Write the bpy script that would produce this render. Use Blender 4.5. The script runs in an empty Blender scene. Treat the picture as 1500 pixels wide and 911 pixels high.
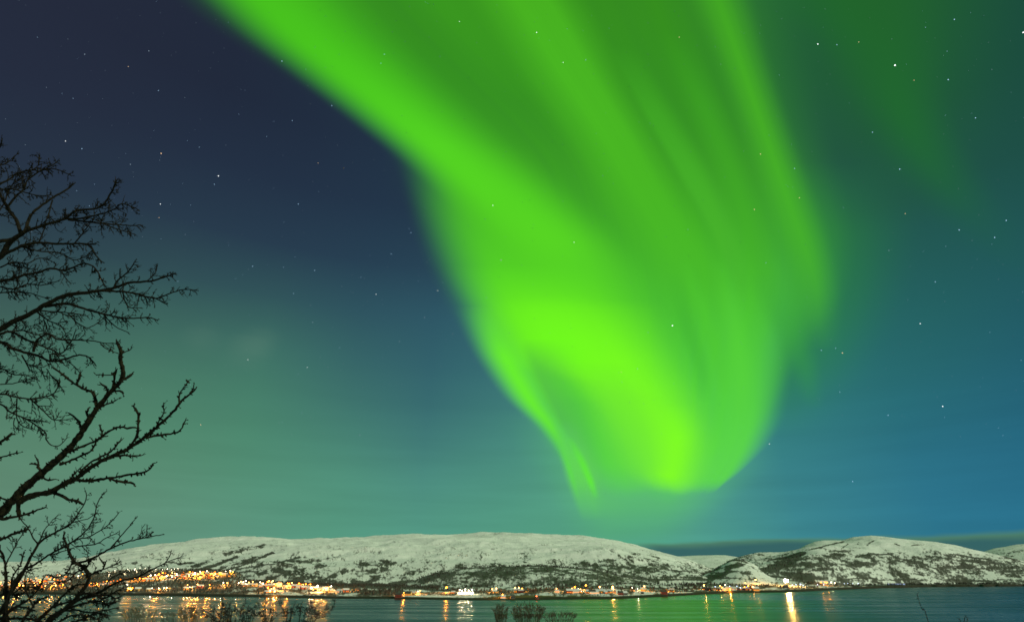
import bpy, math, random
import numpy as np
from mathutils import Vector
from mathutils.bvhtree import BVHTree

S = bpy.context.scene
C = S.collection
random.seed(7)
RNG = np.random.default_rng(11)

# ------------------------------------------------------------------ camera
FPX, CX, CY = 800.0, 750.0, 455.5            # focal length and centre in photograph pixels (1500 x 911)
PITCH = math.atan((845.0 - CY) / FPX)
CAM_Z = 40.0
CAM = np.array([0.0, 0.0, CAM_Z])
cam_data = bpy.data.cameras.new('camera')
cam_data.sensor_width = 36.0
cam_data.lens = 36.0 * FPX / 1500.0
cam_data.clip_start, cam_data.clip_end = 0.1, 300000.0
cam = bpy.data.objects.new('camera', cam_data)
cam.location = CAM
cam.rotation_euler = (math.pi / 2 + PITCH, 0, 0)
C.objects.link(cam)
S.camera = cam
FWD = np.array([0, math.cos(PITCH), math.sin(PITCH)])
UP = np.array([0, -math.sin(PITCH), math.cos(PITCH)])
RIGHT = np.array([1.0, 0, 0])


def ray(px, py):
    """direction seen at a photograph pixel; its component along the optical axis is 1"""
    px, py = np.asarray(px, float), np.asarray(py, float)
    return (((px - CX) / FPX)[..., None] * RIGHT + ((CY - py) / FPX)[..., None] * UP + FWD)


def unit(v):
    return v / np.linalg.norm(v, axis=-1, keepdims=True)


def at_depth(px, py, d):
    return CAM + ray(px, py) * np.asarray(d, float)[..., None]


def at_ground(px, py, D):
    r = ray(px, py)
    return CAM + r * (np.asarray(D, float) / np.hypot(r[..., 0], r[..., 1]))[..., None]


def project(P):
    v = P - CAM
    z = v @ FWD
    return CX + FPX * (v @ RIGHT) / z, CY - FPX * (v @ UP) / z


def lin(c):
    out = []
    for k in c[:3]:
        k = k / 255.0
        out.append(k / 12.92 if k <= 0.04045 else ((k + 0.055) / 1.055) ** 2.4)
    return np.array(out)


# ------------------------------------------------------------------ node helpers
def nn(nt, kind, **kw):
    n = nt.nodes.new(kind)
    for k, v in kw.items():
        setattr(n, k, v)
    return n


def wire(nt, a, b):
    nt.links.new(a, b)


def math_node(nt, op, a, b=None, c=None, clamp=False):
    n = nn(nt, 'ShaderNodeMath', operation=op, use_clamp=clamp)
    for i, v in enumerate((a, b, c)):
        if v is None:
            continue
        if isinstance(v, (int, float)):
            n.inputs[i].default_value = v
        else:
            wire(nt, v, n.inputs[i])
    return n.outputs[0]


def mapr(nt, v, a, b, c=0.0, d=1.0, smooth=True):
    n = nn(nt, 'ShaderNodeMapRange', interpolation_type='SMOOTHSTEP' if smooth else 'LINEAR')
    wire(nt, v, n.inputs['Value'])
    for k, x in zip(('From Min', 'From Max', 'To Min', 'To Max'), (a, b, c, d)):
        if isinstance(x, (int, float)):
            n.inputs[k].default_value = x
        else:
            wire(nt, x, n.inputs[k])
    return n.outputs[0]


def mixc(nt, f, a, b, mode='MIX'):
    n = nn(nt, 'ShaderNodeMix', data_type='RGBA', blend_type=mode, clamp_factor=True)
    for s, v in ((n.inputs[0], f), (n.inputs[6], a), (n.inputs[7], b)):
        if isinstance(v, (int, float)):
            s.default_value = v
        elif isinstance(v, (tuple, list, np.ndarray)):
            s.default_value = (float(v[0]), float(v[1]), float(v[2]), 1)
        else:
            wire(nt, v, s)
    return n.outputs[2]


# ------------------------------------------------------------------ night sky (world)
W = bpy.data.worlds.new("World")
S.world = W
W.use_nodes = True
nt = W.node_tree
nt.nodes.clear()
# brightness of the moonlit night sky, by direction
SKY = [(50, 50, 38, 43, 61), (50, 200, 37, 46, 65), (200, 20, 35, 42, 59), (300, 150, 32, 40, 58), (450, 250, 32, 43, 62),
       (300, 300, 38, 52, 73), (120, 330, 40, 56, 74), (480, 400, 40, 62, 84), (560, 330, 34, 52, 72), (300, 450, 50, 80, 90),
       (60, 470, 56, 84, 84), (250, 540, 62, 106, 95), (60, 580, 78, 122, 100), (350, 600, 76, 142, 110), (250, 620, 84, 142, 110),
       (450, 660, 80, 150, 116), (60, 700, 100, 142, 115), (300, 750, 95, 150, 128), (600, 750, 88, 158, 135),
       (590, 640, 62, 118, 120), (650, 570, 46, 92, 108), (560, 490, 45, 82, 100), (450, 520, 52, 98, 102),
       (720, 660, 64, 128, 122), (760, 740, 88, 160, 132), (900, 770, 86, 166, 128), (40, 785, 104, 134, 118), (200, 790, 102, 146, 128),
       (1100, 755, 74, 148, 146), (1180, 690, 54, 124, 140), (1300, 720, 45, 110, 136), (1450, 700, 35, 99, 136),
       (1480, 765, 46, 126, 155), (1300, 770, 52, 132, 152), (1300, 600, 40, 106, 120), (1450, 600, 35, 97, 124), (1450, 500, 34, 88, 102),
       (1300, 470, 36, 102, 98), (1480, 380, 33, 86, 90), (1330, 320, 34, 80, 76), (1450, 250, 30, 80, 74),
       (1470, 50, 24, 62, 60), (1300, 100, 34, 92, 58), (1230, 200, 36, 92, 62), (900, 300, 40, 90, 60), (800, 100, 40, 80, 55),
       (1250, 400, 38, 98, 84), (1215, 585, 50, 130, 98), (450, 575, 62, 112, 104), (550, 580, 52, 97, 104), (350, 570, 70, 124, 100), (1400, 420, 35, 92, 92), (1250, 540, 40, 106, 98), (1400, 540, 35, 93, 106), (1210, 610, 50, 124, 124), (1250, 100, 34, 92, 52), (1400, 110, 28, 86, 54),
       (1350, 240, 34, 80, 66), (1255, 260, 36, 80, 66), (1490, 150, 24, 70, 66), (1400, 650, 38, 104, 134), (1330, 745, 48, 118, 138), (1000, 740, 84, 160, 138), (480, 720, 90, 154, 128), (150, 650, 88, 140, 110), (400, 350, 38, 55, 76)]
SKY_D = unit(ray([s[0] for s in SKY], [s[1] for s in SKY]))
SKY_C = np.array([lin(s[2:]) for s in SKY])
SIDE_D = np.array([[0, -1, .3], [-1, -.3, .2], [1, -.3, .2], [0, 0, 1.0]])
SIDE_C = np.array([lin(c) for c in ((40, 62, 84), (60, 90, 100), (34, 92, 120), (34, 60, 62))])
SKY_D = np.vstack([SKY_D, unit(SIDE_D)])
SKY_C = np.vstack([SKY_C, SIDE_C])


def sky_at(az, el):
    d = np.array([math.sin(az) * math.cos(el), math.cos(az) * math.cos(el), math.sin(el)])
    a = np.arccos(np.clip(SKY_D @ d, -1, 1))
    w = np.exp(-(a / 0.115) ** 2) + 0.02 / (a * a * 40 + 1) ** 2
    return (w[:, None] * SKY_C).sum(0) / w.sum()


tc = nn(nt, 'ShaderNodeTexCoord')
sep = nn(nt, 'ShaderNodeSeparateXYZ')
wire(nt, tc.outputs['Generated'], sep.inputs[0])
el_v = math_node(nt, 'ARCSINE', sep.outputs[2])
az_v = math_node(nt, 'ARCTAN2', sep.outputs[0], sep.outputs[1])
ELS = np.radians([0, 3, 6, 9, 12, 16, 20, 25, 30, 36, 42, 48, 56, 66, 80])
AZS = np.radians([-180, -75, -58, -46, -36, -26, -17, -9, 0, 9, 17, 26, 36, 46, 58, 75, 180])
el_f = math_node(nt, 'DIVIDE', el_v, float(ELS[-1]))
prev = None
for k, az in enumerate(AZS):
    rmp = nn(nt, 'ShaderNodeValToRGB')
    cr = rmp.color_ramp
    cr.interpolation = 'CARDINAL' if False else 'LINEAR'
    cr.elements[0].position = 0.0
    cr.elements[1].position = 1.0
    for e in ELS[1:-1]:
        cr.elements.new(float(e / ELS[-1]))
    for e, elem in zip(ELS, cr.elements):
        c = sky_at(az, e)
        elem.color = (c[0], c[1], c[2], 1)
    wire(nt, el_f, rmp.inputs[0])
    if prev is None:
        prev = rmp.outputs[0]
    else:
        f = mapr(nt, az_v, float(AZS[k - 1]), float(az), smooth=False)
        prev = mixc(nt, f, prev, rmp.outputs[0])
sky = prev
# very thin streaky cirrus
mp = nn(nt, 'ShaderNodeMapping')
mp.inputs['Scale'].default_value = (2.2, 2.2, 26)
mp.inputs['Rotation'].default_value = (0, math.radians(5), 0)
wire(nt, tc.outputs['Generated'], mp.inputs[0])
nz = nn(nt, 'ShaderNodeTexNoise')
nz.inputs['Scale'].default_value = 1.6
nz.inputs['Detail'].default_value = 4
wire(nt, mp.outputs[0], nz.inputs['Vector'])
low = mapr(nt, el_v, 0.02, 0.42, 1, 0)
gain = math_node(nt, 'MULTIPLY_ADD', math_node(nt, 'MULTIPLY', math_node(nt, 'SUBTRACT', nz.outputs[0], 0.5), low), 0.30, 1.0)
vm = nn(nt, 'ShaderNodeVectorMath', operation='SCALE')
wire(nt, sky, vm.inputs[0])
wire(nt, gain, vm.inputs['Scale'])
sky = vm.outputs[0]
# grey-green stratus bank low over the far side of the fjord
nz2 = nn(nt, 'ShaderNodeTexNoise')
nz2.inputs['Scale'].default_value = 5.0
nz2.inputs['Detail'].default_value = 3
mp2 = nn(nt, 'ShaderNodeMapping')
mp2.inputs['Scale'].default_value = (1, 1, 5)
wire(nt, tc.outputs['Generated'], mp2.inputs[0])
wire(nt, mp2.outputs[0], nz2.inputs['Vector'])


def azel(px, py):
    d = unit(ray(px, py))
    return math.atan2(d[0], d[1]), math.asin(d[2])


aL, eL = azel(925, 794)
aR, eR = azel(1500, 780)
aM, eM = azel(1180, 784)
top = mapr(nt, az_v, aL, aM, eL, eM, smooth=False)
top2 = mapr(nt, az_v, aM, aR, 0.0, eR - eM, smooth=False)
top = math_node(nt, 'ADD', top, top2)
top = math_node(nt, 'ADD', top, math_node(nt, 'MULTIPLY', math_node(nt, 'SUBTRACT', nz2.outputs[0], 0.5), 0.022))
over = math_node(nt, 'SUBTRACT', top, el_v)
cm = mapr(nt, over, -0.001, 0.006)
cm = math_node(nt, 'MULTIPLY', cm, mapr(nt, az_v, aL - 0.03, aL + 0.05))
cm = math_node(nt, 'MULTIPLY', cm, mapr(nt, az_v, aR + 0.2, aR + 0.6, 1, 0))
ccol = mixc(nt, mapr(nt, over, 0.001, 0.013), lin((82, 130, 104)), lin((54, 98, 98)))
sky = mixc(nt, math_node(nt, 'MULTIPLY', cm, 0.97), sky, ccol)
# two small thin clouds
for (px, py, rad, amt) in ((298, 494, 0.026, .10), (372, 509, 0.030, .15), (388, 500, .024, .08), (350, 515, .03, .06)):
    d = unit(ray(px, py))
    dp = nn(nt, 'ShaderNodeVectorMath', operation='DISTANCE')
    ad = nn(nt, 'ShaderNodeVectorMath', operation='MULTIPLY_ADD')
    wire(nt, nz.outputs['Color'], ad.inputs[0])
    ad.inputs[1].default_value = (.03, .03, .03)
    wire(nt, tc.outputs['Generated'], ad.inputs[2])
    wire(nt, ad.outputs[0], dp.inputs[0])
    dp.inputs[1].default_value = Vector(d) + Vector((.015, .015, .015))
    f = math_node(nt, 'MULTIPLY', mapr(nt, dp.outputs['Value'], 0.0, rad * 1.5, 1, 0), amt)
    sky = mixc(nt, f, sky, lin((104, 140, 122)))
bg = nn(nt, 'ShaderNodeBackground')
wire(nt, sky, bg.inputs[0])
bg.inputs[1].default_value = 1.0
wo = nn(nt, 'ShaderNodeOutputWorld')
wire(nt, bg.outputs[0], wo.inputs[0])

# ------------------------------------------------------------------ moonlight
moon = bpy.data.lights.new('moonlight', 'SUN')
moon.energy = 3.0
moon.angle = math.radians(0.5)
moon.color = (0.92, 1.0, 0.66)
mo = bpy.data.objects.new('moonlight', moon)
mdir = Vector((0.80, -0.55, 0.46)).normalized()          # towards the moon, behind the camera to the right
mo.rotation_euler = mdir.to_track_quat('Z', 'Y').to_euler()
C.objects.link(mo)

S.view_settings.view_transform = 'Standard'
S.view_settings.look = 'None'
S.view_settings.exposure = 0.0
S.view_settings.gamma = 1.0
S.view_settings.use_curve_mapping = False
S.render.engine = 'CYCLES'
S.cycles.use_denoising = True
S.cycles.filter_width = 1.65            # a slightly soft lens
S.cycles.max_bounces = 5
S.cycles.diffuse_bounces = 2
S.cycles.glossy_bounces = 3
S.cycles.transparent_max_bounces = 40
S.cycles.sample_clamp_indirect = 6.0
S.cycles.caustics_reflective = False
S.cycles.caustics_refractive = False


# ------------------------------------------------------------------ object helpers
def mesh_obj(name, V, F, mat, parent=None, mats=None, fmat=None, smooth=False):
    me = bpy.data.meshes.new(name)
    me.from_pydata([tuple(map(float, v)) for v in V], [], F)
    for m in (mats or [mat]):
        me.materials.append(m)
    if fmat is not None:
        me.polygons.foreach_set('material_index', fmat)
    if smooth:
        me.polygons.foreach_set('use_smooth', [True] * len(me.polygons))
    me.update()
    o = bpy.data.objects.new(name, me)
    C.objects.link(o)
    if parent is not None:
        o.parent = parent
    return o


def thing(name, label, cat, loc=(0, 0, 0), rz=0.0, group=None):
    o = bpy.data.objects.new(name, None)
    o.empty_display_size = 0.3
    C.objects.link(o)
    o.location = [float(k) for k in loc]
    o.rotation_euler = (0, 0, rz)
    return tag(o, label, cat, group)


def tag(o, label, cat, group=None, kind=None):
    o['label'] = label
    o['category'] = cat
    if group:
        o['group'] = group
    if kind:
        o['kind'] = kind
    return o


def principled(name, col, rough=0.8, **kw):
    m = bpy.data.materials.new(name)
    m.use_nodes = True
    b = m.node_tree.nodes['Principled BSDF']
    b.inputs['Base Color'].default_value = (*col, 1)
    b.inputs['Roughness'].default_value = rough
    for k, v in kw.items():
        b.inputs[k].default_value = v
    return m


def emissive(name, col, strength, sampling='AUTO'):
    m = bpy.data.materials.new(name)
    m.use_nodes = True
    t = m.node_tree
    t.nodes.clear()
    e = nn(t, 'ShaderNodeEmission')
    e.inputs[0].default_value = (*col, 1)
    e.inputs[1].default_value = strength
    o = nn(t, 'ShaderNodeOutputMaterial')
    wire(t, e.outputs[0], o.inputs[0])
    m.cycles.emission_sampling = sampling
    return m


def set_attr(me, name, arr):
    a = me.attributes.new(name, 'FLOAT', 'POINT')
    a.data.foreach_set('value', np.asarray(arr, np.float32).ravel())


# value noise in numpy
def vnoise(x, y, seed=0):
    xi, yi = np.floor(x).astype(np.int64), np.floor(y).astype(np.int64)
    xf, yf = x - xi, y - yi

    def h(a, b):
        n = (a * 374761393 + b * 668265263 + seed * 974711) & 0x7fffffff
        n = ((n ^ (n >> 13)) * 1274126177) & 0x7fffffff
        return ((n ^ (n >> 16)) & 0xffff) / 65535.0
    u, v = xf * xf * (3 - 2 * xf), yf * yf * (3 - 2 * yf)
    a = h(xi, yi) * (1 - u) + h(xi + 1, yi) * u
    b = h(xi, yi + 1) * (1 - u) + h(xi + 1, yi + 1) * u
    return a * (1 - v) + b * v


def fbm(x, y, oct=5, seed=0, gain=0.5):
    s, a, t = 0, 1.0, 0
    for k in range(oct):
        s = s + a * vnoise(x * 2 ** k + 17.3 * k, y * 2 ** k - 9.1 * k, seed + k)
        t += a
        a *= gain
    return s / t


def smooth01(t):
    t = np.clip(t, 0, 1)
    return t * t * (3 - 2 * t)


def curve(pts, x):
    p = np.array(sorted(pts), float)
    return np.interp(x, p[:, 0], p[:, 1])


# ------------------------------------------------------------------ snow and woodland ground
def land_material(name, speck=0.5, rock=(0.035, 0.032, 0.028), wood=(0.045, 0.043, 0.032), grass=False):
    m = bpy.data.materials.new(name)
    m.use_nodes = True
    t = m.node_tree
    b = t.nodes['Principled BSDF']
    g = nn(t, 'ShaderNodeNewGeometry')
    at = nn(t, 'ShaderNodeAttribute', attribute_name='woods')
    rk = nn(t, 'ShaderNodeAttribute', attribute_name='rocks')
    lc = nn(t, 'ShaderNodeAttribute', attribute_name='slope_place')

    def noise(scale, detail, sc=(1, 1, 1), rough=0.6):
        mpn = nn(t, 'ShaderNodeMapping')
        mpn.inputs['Scale'].default_value = sc
        wire(t, lc.outputs['Vector'], mpn.inputs[0])
        n = nn(t, 'ShaderNodeTexNoise')
        n.inputs['Scale'].default_value = scale
        n.inputs['Detail'].default_value = detail
        n.inputs['Roughness'].default_value = rough
        wire(t, mpn.outputs[0], n.inputs['Vector'])
        return n.outputs[0]
    fine = noise(0.05, 6, (1, .16, .8), 0.8)
    mid = noise(0.009, 5, (1, .5, 1), .65)
    big = noise(0.0022, 3)
    # snow: wind-packed, a little dirty
    snow = mixc(t, mid, (.70, .72, .72), (.90, .91, .90))
    # thin scrub poking through
    scrub = mapr(t, math_node(t, 'ADD', fine, math_node(t, 'MULTIPLY', math_node(t, 'SUBTRACT', mid, .5), .7)), .57 - .06 * speck, .68 - .06 * speck)
    c = mixc(t, math_node(t, 'MULTIPLY', scrub, rk.outputs['Fac']), snow, rock)
    # birch woods
    wv = math_node(t, 'ADD', at.outputs['Fac'], math_node(t, 'MULTIPLY', math_node(t, 'SUBTRACT', fine, .5), 1.7))
    wv = math_node(t, 'ADD', wv, math_node(t, 'MULTIPLY', math_node(t, 'SUBTRACT', mid, .5), 1.9))
    wmask = mapr(t, wv, .40, .64)
    c = mixc(t, math_node(t, 'MULTIPLY', wmask, 0.93), c, wood)
    if grass:
        gr = nn(t, 'ShaderNodeAttribute', attribute_name='grass')
        gv = math_node(t, 'ADD', gr.outputs['Fac'], math_node(t, 'MULTIPLY', math_node(t, 'SUBTRACT', fine, .5), 1.2))
        c = mixc(t, mapr(t, gv, .35, .7), c, mixc(t, mid, (.07, .062, .022), (.13, .12, .04)))
        bch = nn(t, 'ShaderNodeAttribute', attribute_name='beach')
        c = mixc(t, bch.outputs['Fac'], c, (.03, .026, .018))
    wire(t, c, b.inputs['Base Color'])
    b.inputs['Roughness'].default_value = 0.85
    b.inputs['Specular IOR Level'].default_value = 0.2
    bp = nn(t, 'ShaderNodeBump')
    bp.inputs['Strength'].default_value = 0.5
    bp.inputs['Distance'].default_value = 5.0
    wire(t, fine, bp.inputs['Height'])
    wire(t, bp.outputs[0], b.inputs['Normal'])
    return m


M_MOUNT = land_material('snowy_mountain_ground', 0.4)
M_HILL = land_material('wooded_hill_ground', 0.8)
M_SHORE = land_material('snowy_shore_ground', 0.6, grass=True)

TERRAIN = []          # (bvh) of everything lamps and houses can stand on


def set_place(me, px, dc, D, Z):
    az = np.arctan2(px - CX, FPX / math.cos(PITCH))
    s_ = np.broadcast_to((az * np.mean(dc))[None], D.shape)
    a = me.attributes.new('slope_place', 'FLOAT_VECTOR', 'POINT')
    a.data.foreach_set('vector', np.stack([s_, D, Z], -1).astype(np.float32).ravel())


def warp(px, py):
    wx = (fbm(px / 16, py / 4.5, 4, 91) - .5) * 26 + (fbm(px / 3.2, py / 1.4, 3, 93) - .5) * 8
    wy = (fbm(px / 14, py / 4.0, 4, 92) - .5) * 9 + (fbm(px / 2.6, py / 1.2, 3, 94) - .5) * 3.5
    return px + wx, py + wy


def patch_mask(px, py, patches):
    m = np.zeros_like(px)
    for p in patches:
        x, y, rx, ry, s = p[:5]
        rot = math.radians(p[5]) if len(p) > 5 else 0.0
        dx, dy = px - x, py - y
        u, v = dx * math.cos(rot) + dy * math.sin(rot), -dx * math.sin(rot) + dy * math.cos(rot)
        m = np.maximum(m, s * np.exp(-((u / rx) ** 2 + (v / ry) ** 2) ** 1.5))
    return m


def stroke_mask(px, py, strokes):
    m = np.zeros_like(px)
    for pts, w, s in strokes:
        d = np.full_like(px, 1e9)
        for (x0, y0), (x1, y1) in zip(pts[:-1], pts[1:]):
            vx, vy = x1 - x0, y1 - y0
            t = np.clip(((px - x0) * vx + (py - y0) * vy) / (vx * vx + vy * vy), 0, 1)
            d = np.minimum(d, np.hypot(px - x0 - t * vx, py - y0 - t * vy))
        m = np.maximum(m, s * np.exp(-(d / w) ** 2))
    return m


def mound(name, crest, Dc, Df, foot_z, Db, mat, rough, woods=(), strokes=(), base_wood=None, rocks=0.6, step=2.0, rows=150,
          prof=1.0, seed=0, label=None, grass=None, wavelength=420.0):
    """a hill: crest seen at the given pixels, standing Dc metres away (number or pixel curve), rising from a foot Df away"""
    x0, x1 = crest[0][0], crest[-1][0]
    n = int((x1 - x0) / step) + 1
    px = np.linspace(x0, x1, n)
    cy = curve(crest, px)
    dc = curve(Dc, px) if isinstance(Dc, (list, tuple)) else np.full(n, float(Dc))
    df = curve(Df, px) if isinstance(Df, (list, tuple)) else np.full(n, float(Df))
    fz = curve(foot_z, px) if isinstance(foot_z, (list, tuple)) else np.full(n, float(foot_z))
    top = at_ground(px, cy, dc)
    dirs = top[:, :2] / np.linalg.norm(top[:, :2], axis=1, keepdims=True)
    tf = np.linspace(0, 1, rows)
    tb = np.linspace(1, 2, 26)[1:]
    D = np.concatenate([df[None] + (dc - df)[None] * tf[:, None], dc[None] + (Db - dc)[None] * (tb[:, None] - 1)], 0)
    sh_f = tf ** prof
    sh_f = 0.5 * sh_f + 0.5 * np.sin(sh_f * math.pi / 2)
    sh_b = np.cos((tb - 1) * math.pi / 2) ** 1.2
    k_ = int(70 / step) | 1
    ker = np.hanning(k_ + 2)[1:-1]
    ker /= ker.sum()
    soft = np.convolve(np.pad(top[:, 2], k_ // 2, mode='edge'), ker, 'valid')
    body = soft[None] + (top[:, 2] - soft)[None] * (tf[:, None] ** 7)
    Z = np.concatenate([fz[None] + (body - fz[None]) * sh_f[:, None], (top[:, 2] + 30)[None] * sh_b[:, None] - 30], 0)
    X, Y = D * dirs[None, :, 0], D * dirs[None, :, 1]
    tt = np.concatenate([tf, tb])[:, None]
    env = np.clip(tt * 4, 0, 1) * (1 - 0.75 * np.exp(-((tt - 1) / 0.10) ** 2))
    nz_ = (fbm(X / wavelength, Y / wavelength, 6, seed, .55) - 0.5) * 2
    nz_ = np.where(nz_ > 0, nz_, nz_ * .8)
    Z = Z + rough * env * nz_
    V = np.stack([X, Y, Z], -1).reshape(-1, 3)
    R = D.shape[0]
    idx = np.arange(R * n).reshape(R, n)
    F = np.stack([idx[:-1, :-1], idx[:-1, 1:], idx[1:, 1:], idx[1:, :-1]], -1).reshape(-1, 4)
    me = bpy.data.meshes.new(name)
    me.from_pydata(V.tolist(), [], F.tolist())
    me.polygons.foreach_set('use_smooth', [True] * len(me.polygons))
    me.materials.append(mat)
    o = bpy.data.objects.new(name, me)
    C.objects.link(o)
    o['kind'] = 'structure'
    if label:
        o['label'] = label
    P = V
    vx, vy = project(P)
    qx, qy = warp(vx, vy)
    hx, hy = vx + (qx - vx) * .35, vy + (qy - vy) * .3
    wmask = np.maximum(patch_mask(qx, qy, woods), stroke_mask(hx, hy, strokes))
    if base_wood is not None:
        wmask = np.maximum(wmask, base_wood(vx, vy, P))
    set_attr(me, 'woods', wmask * 1.12)
    set_place(me, px, dc, D, Z)
    rk = rocks(vx, vy, P) if callable(rocks) else np.full(len(V), rocks)
    set_attr(me, 'rocks', rk)
    me.update()
    TERRAIN.append((o, V, F, wmask))
    return o


# shoreline seen across the fjord (photograph pixels), standing on the water plane z = 0
SHORE = [(-260, 869), (0, 869.5), (100, 870.5), (200, 871.5), (300, 873), (400, 874.5), (480, 876), (570, 876.5), (640, 878), (700, 879),
         (790, 878.6), (830, 877.8), (900, 877), (940, 875), (980, 873), (1030, 870), (1080, 868), (1150, 867), (1190, 865.3),
         (1230, 863.3), (1290, 861), (1370, 859.2), (1430, 858.8), (1500, 858.4), (1760, 857)]


def water_dist(px, py):
    r = ray(px, py)
    return CAM_Z / -r[..., 2] * np.hypot(r[..., 0], r[..., 1])


def build_shore():
    px = np.arange(-250, 1751, 2.5)
    n = len(px)
    ys = curve(SHORE, px)
    ys = ys + 0.5 * (fbm(px / 14, px * 0, 3, 5) - .5)
    Ds = water_dist(px, ys)
    # height of the fields and terraces behind the beach: pixel rows
    y1 = ys - 3.0 - 0.4 * fbm(px / 30, px * 0 + 3, 3, 8)
    y2 = curve([(-260, 864), (0, 864), (200, 865), (300, 866), (400, 868), (480, 870.5), (570, 871), (640, 873), (700, 872.5), (760, 871), (800, 868.5), (850, 868.5),
                (920, 868), (980, 867), (1080, 863.5), (1150, 861.5), (1230, 859.2), (1300, 857.3), (1400, 856), (1760, 855)], px)
    y3 = curve([(-260, 846), (0, 845), (60, 843), (120, 841), (180, 836), (240, 834), (300, 835), (345, 838), (365, 852), (420, 855), (480, 858), (560, 860), (640, 861),
                (760, 860), (900, 857), (1000, 857), (1100, 852), (1150, 850), (1230, 850), (1300, 850), (1400, 849), (1450, 848), (1760, 846)], px)
    D1 = Ds + 26
    D2 = Ds * 1.10
    D3 = Ds * 1.42
    D3 = np.where(px < 365, Ds * 1.62, D3)
    rows = []
    ctl_D = [Ds - 14, Ds, D1, D2, D3, D3 * 1.16, D3 * 1.5]
    z1, z2, z3 = [at_ground(px, y, d)[:, 2] for y, d in ((y1, D1), (y2, D2), (y3, D3))]
    z1 = np.maximum(z1, 1.2)
    z2 = np.maximum(z2, z1 + 1.0)
    z3 = np.maximum(z3, z2 + 3.0)
    ctl_Z = [Ds * 0 - 3, Ds * 0 + 0.02, z1, z2, z3, z3 * 1.02, z3 * .4]
    seg = [3, 8, 22, 60, 8, 8]
    Dm, Zm = [], []
    for k, s in enumerate(seg):
        for i in range(s):
            t = i / s
            Dm.append(ctl_D[k] * (1 - t) + ctl_D[k + 1] * t)
            Zm.append(ctl_Z[k] * (1 - t) + ctl_Z[k + 1] * t)
    Dm.append(ctl_D[-1]); Zm.append(ctl_Z[-1])
    D, Z = np.array(Dm), np.array(Zm)
    base = at_ground(px, 850 + px * 0, 1000 + px * 0)
    dirs = base[:, :2] / np.linalg.norm(base[:, :2], axis=1, keepdims=True)
    X, Y = D * dirs[None, :, 0], D * dirs[None, :, 1]
    inland = np.clip((D - D1[None]) / 200.0, 0, 1)
    Z = Z + inland * 5.0 * (fbm(X / 160, Y / 160, 4, 21) - 0.45)
    V = np.stack([X, Y, Z], -1).reshape(-1, 3)
    R = D.shape[0]
    idx = np.arange(R * n).reshape(R, n)
    F = np.stack([idx[:-1, :-1], idx[:-1, 1:], idx[1:, 1:], idx[1:, :-1]], -1).reshape(-1, 4)
    me = bpy.data.meshes.new('shore')
    me.from_pydata(V.tolist(), [], F.tolist())
    me.polygons.foreach_set('use_smooth', [True] * len(me.polygons))
    me.materials.append(M_SHORE)
    o = bpy.data.objects.new('shore', me)
    C.objects.link(o)
    o['kind'] = 'structure'
    vx, vy = project(V)
    strokes = [([(0, 866), (60, 866), (140, 864), (220, 858.5), (280, 853.5), (340, 852)], 3.2, 1.0),
               ([(130, 863), (180, 866), (260, 863), (330, 861)], 2.6, .85),
               ([(345, 864), (370, 866), (400, 862), (440, 866)], 3.0, .9),
               ([(350, 851), (430, 854), (500, 858), (560, 859), (640, 861)], 3.6, 1.0),
               ([(515, 866), (560, 867), (590, 866)], 4.2, 1.0), ([(525, 871), (575, 871)], 2.4, .9),
               ([(595, 861), (650, 864), (700, 866), (745, 868)], 2.6, .9), ([(715, 870), (745, 870)], 2.2, .8),
               ([(768, 864), (780, 867), (800, 863), (830, 863)], 4.4, 1.0), ([(640, 859), (720, 858), (800, 857), (900, 858)], 2.0, .8),
               ([(850, 862), (930, 861), (1000, 862), (1050, 861)], 1.8, .9), ([(950, 865), (1030, 866), (1050, 864)], 2.2, .8),
               ([(1000, 857), (1060, 856), (1100, 858), (1150, 860)], 2.6, .95), ([(1000, 863), (1100, 866)], 1.0, .7),
               ([(1110, 860), (1150, 862), (1200, 861)], 1.2, .8),
               ([(1180, 856), (1200, 853.5), (1240, 855)], 2.4, 1.0), ([(1220, 858), (1290, 857), (1340, 856.3), (1430, 856), (1520, 856)], 1.5, .95),
               ([(1330, 854), (1400, 854), (1450, 852), (1520, 848)], 3.2, 1.0), ([(1440, 856), (1520, 854)], 4, 1.0),
               ([(1180, 850), (1260, 849), (1340, 850)], 1.6, .8)]
    qx, qy = warp(vx, vy)
    wm = stroke_mask(vx + (qx - vx) * .4, vy + (qy - vy) * .3, strokes)
    wm = np.maximum(wm, np.where(vx < 362, 0.80, 0.50) * (vy < 872))  # left town ground coloured darker to imitate dim snow between the lamps
    tt = np.repeat(np.arange(R), n)
    set_attr(me, 'woods', wm * (tt > 12))
    set_place(me, px, D3, D, Z)
    set_attr(me, 'rocks', np.full(len(V), 0.7))
    gm = patch_mask(vx, vy, [(770, 874.5, 70, 3.6, 1.0), (850, 873, 40, 3, .7), (700, 877, 60, 2.6, .9), (560, 876, 80, 1.5, .6), (280, 870, 160, 1.2, .5)])
    set_attr(me, 'grass', gm)
    hh = V[:, 2]
    set_attr(me, 'beach', smooth01((17 - tt) / 4.0))
    TERRAIN.append((o, V, F, wm * (tt > 12)))
    return o


build_shore()

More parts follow.
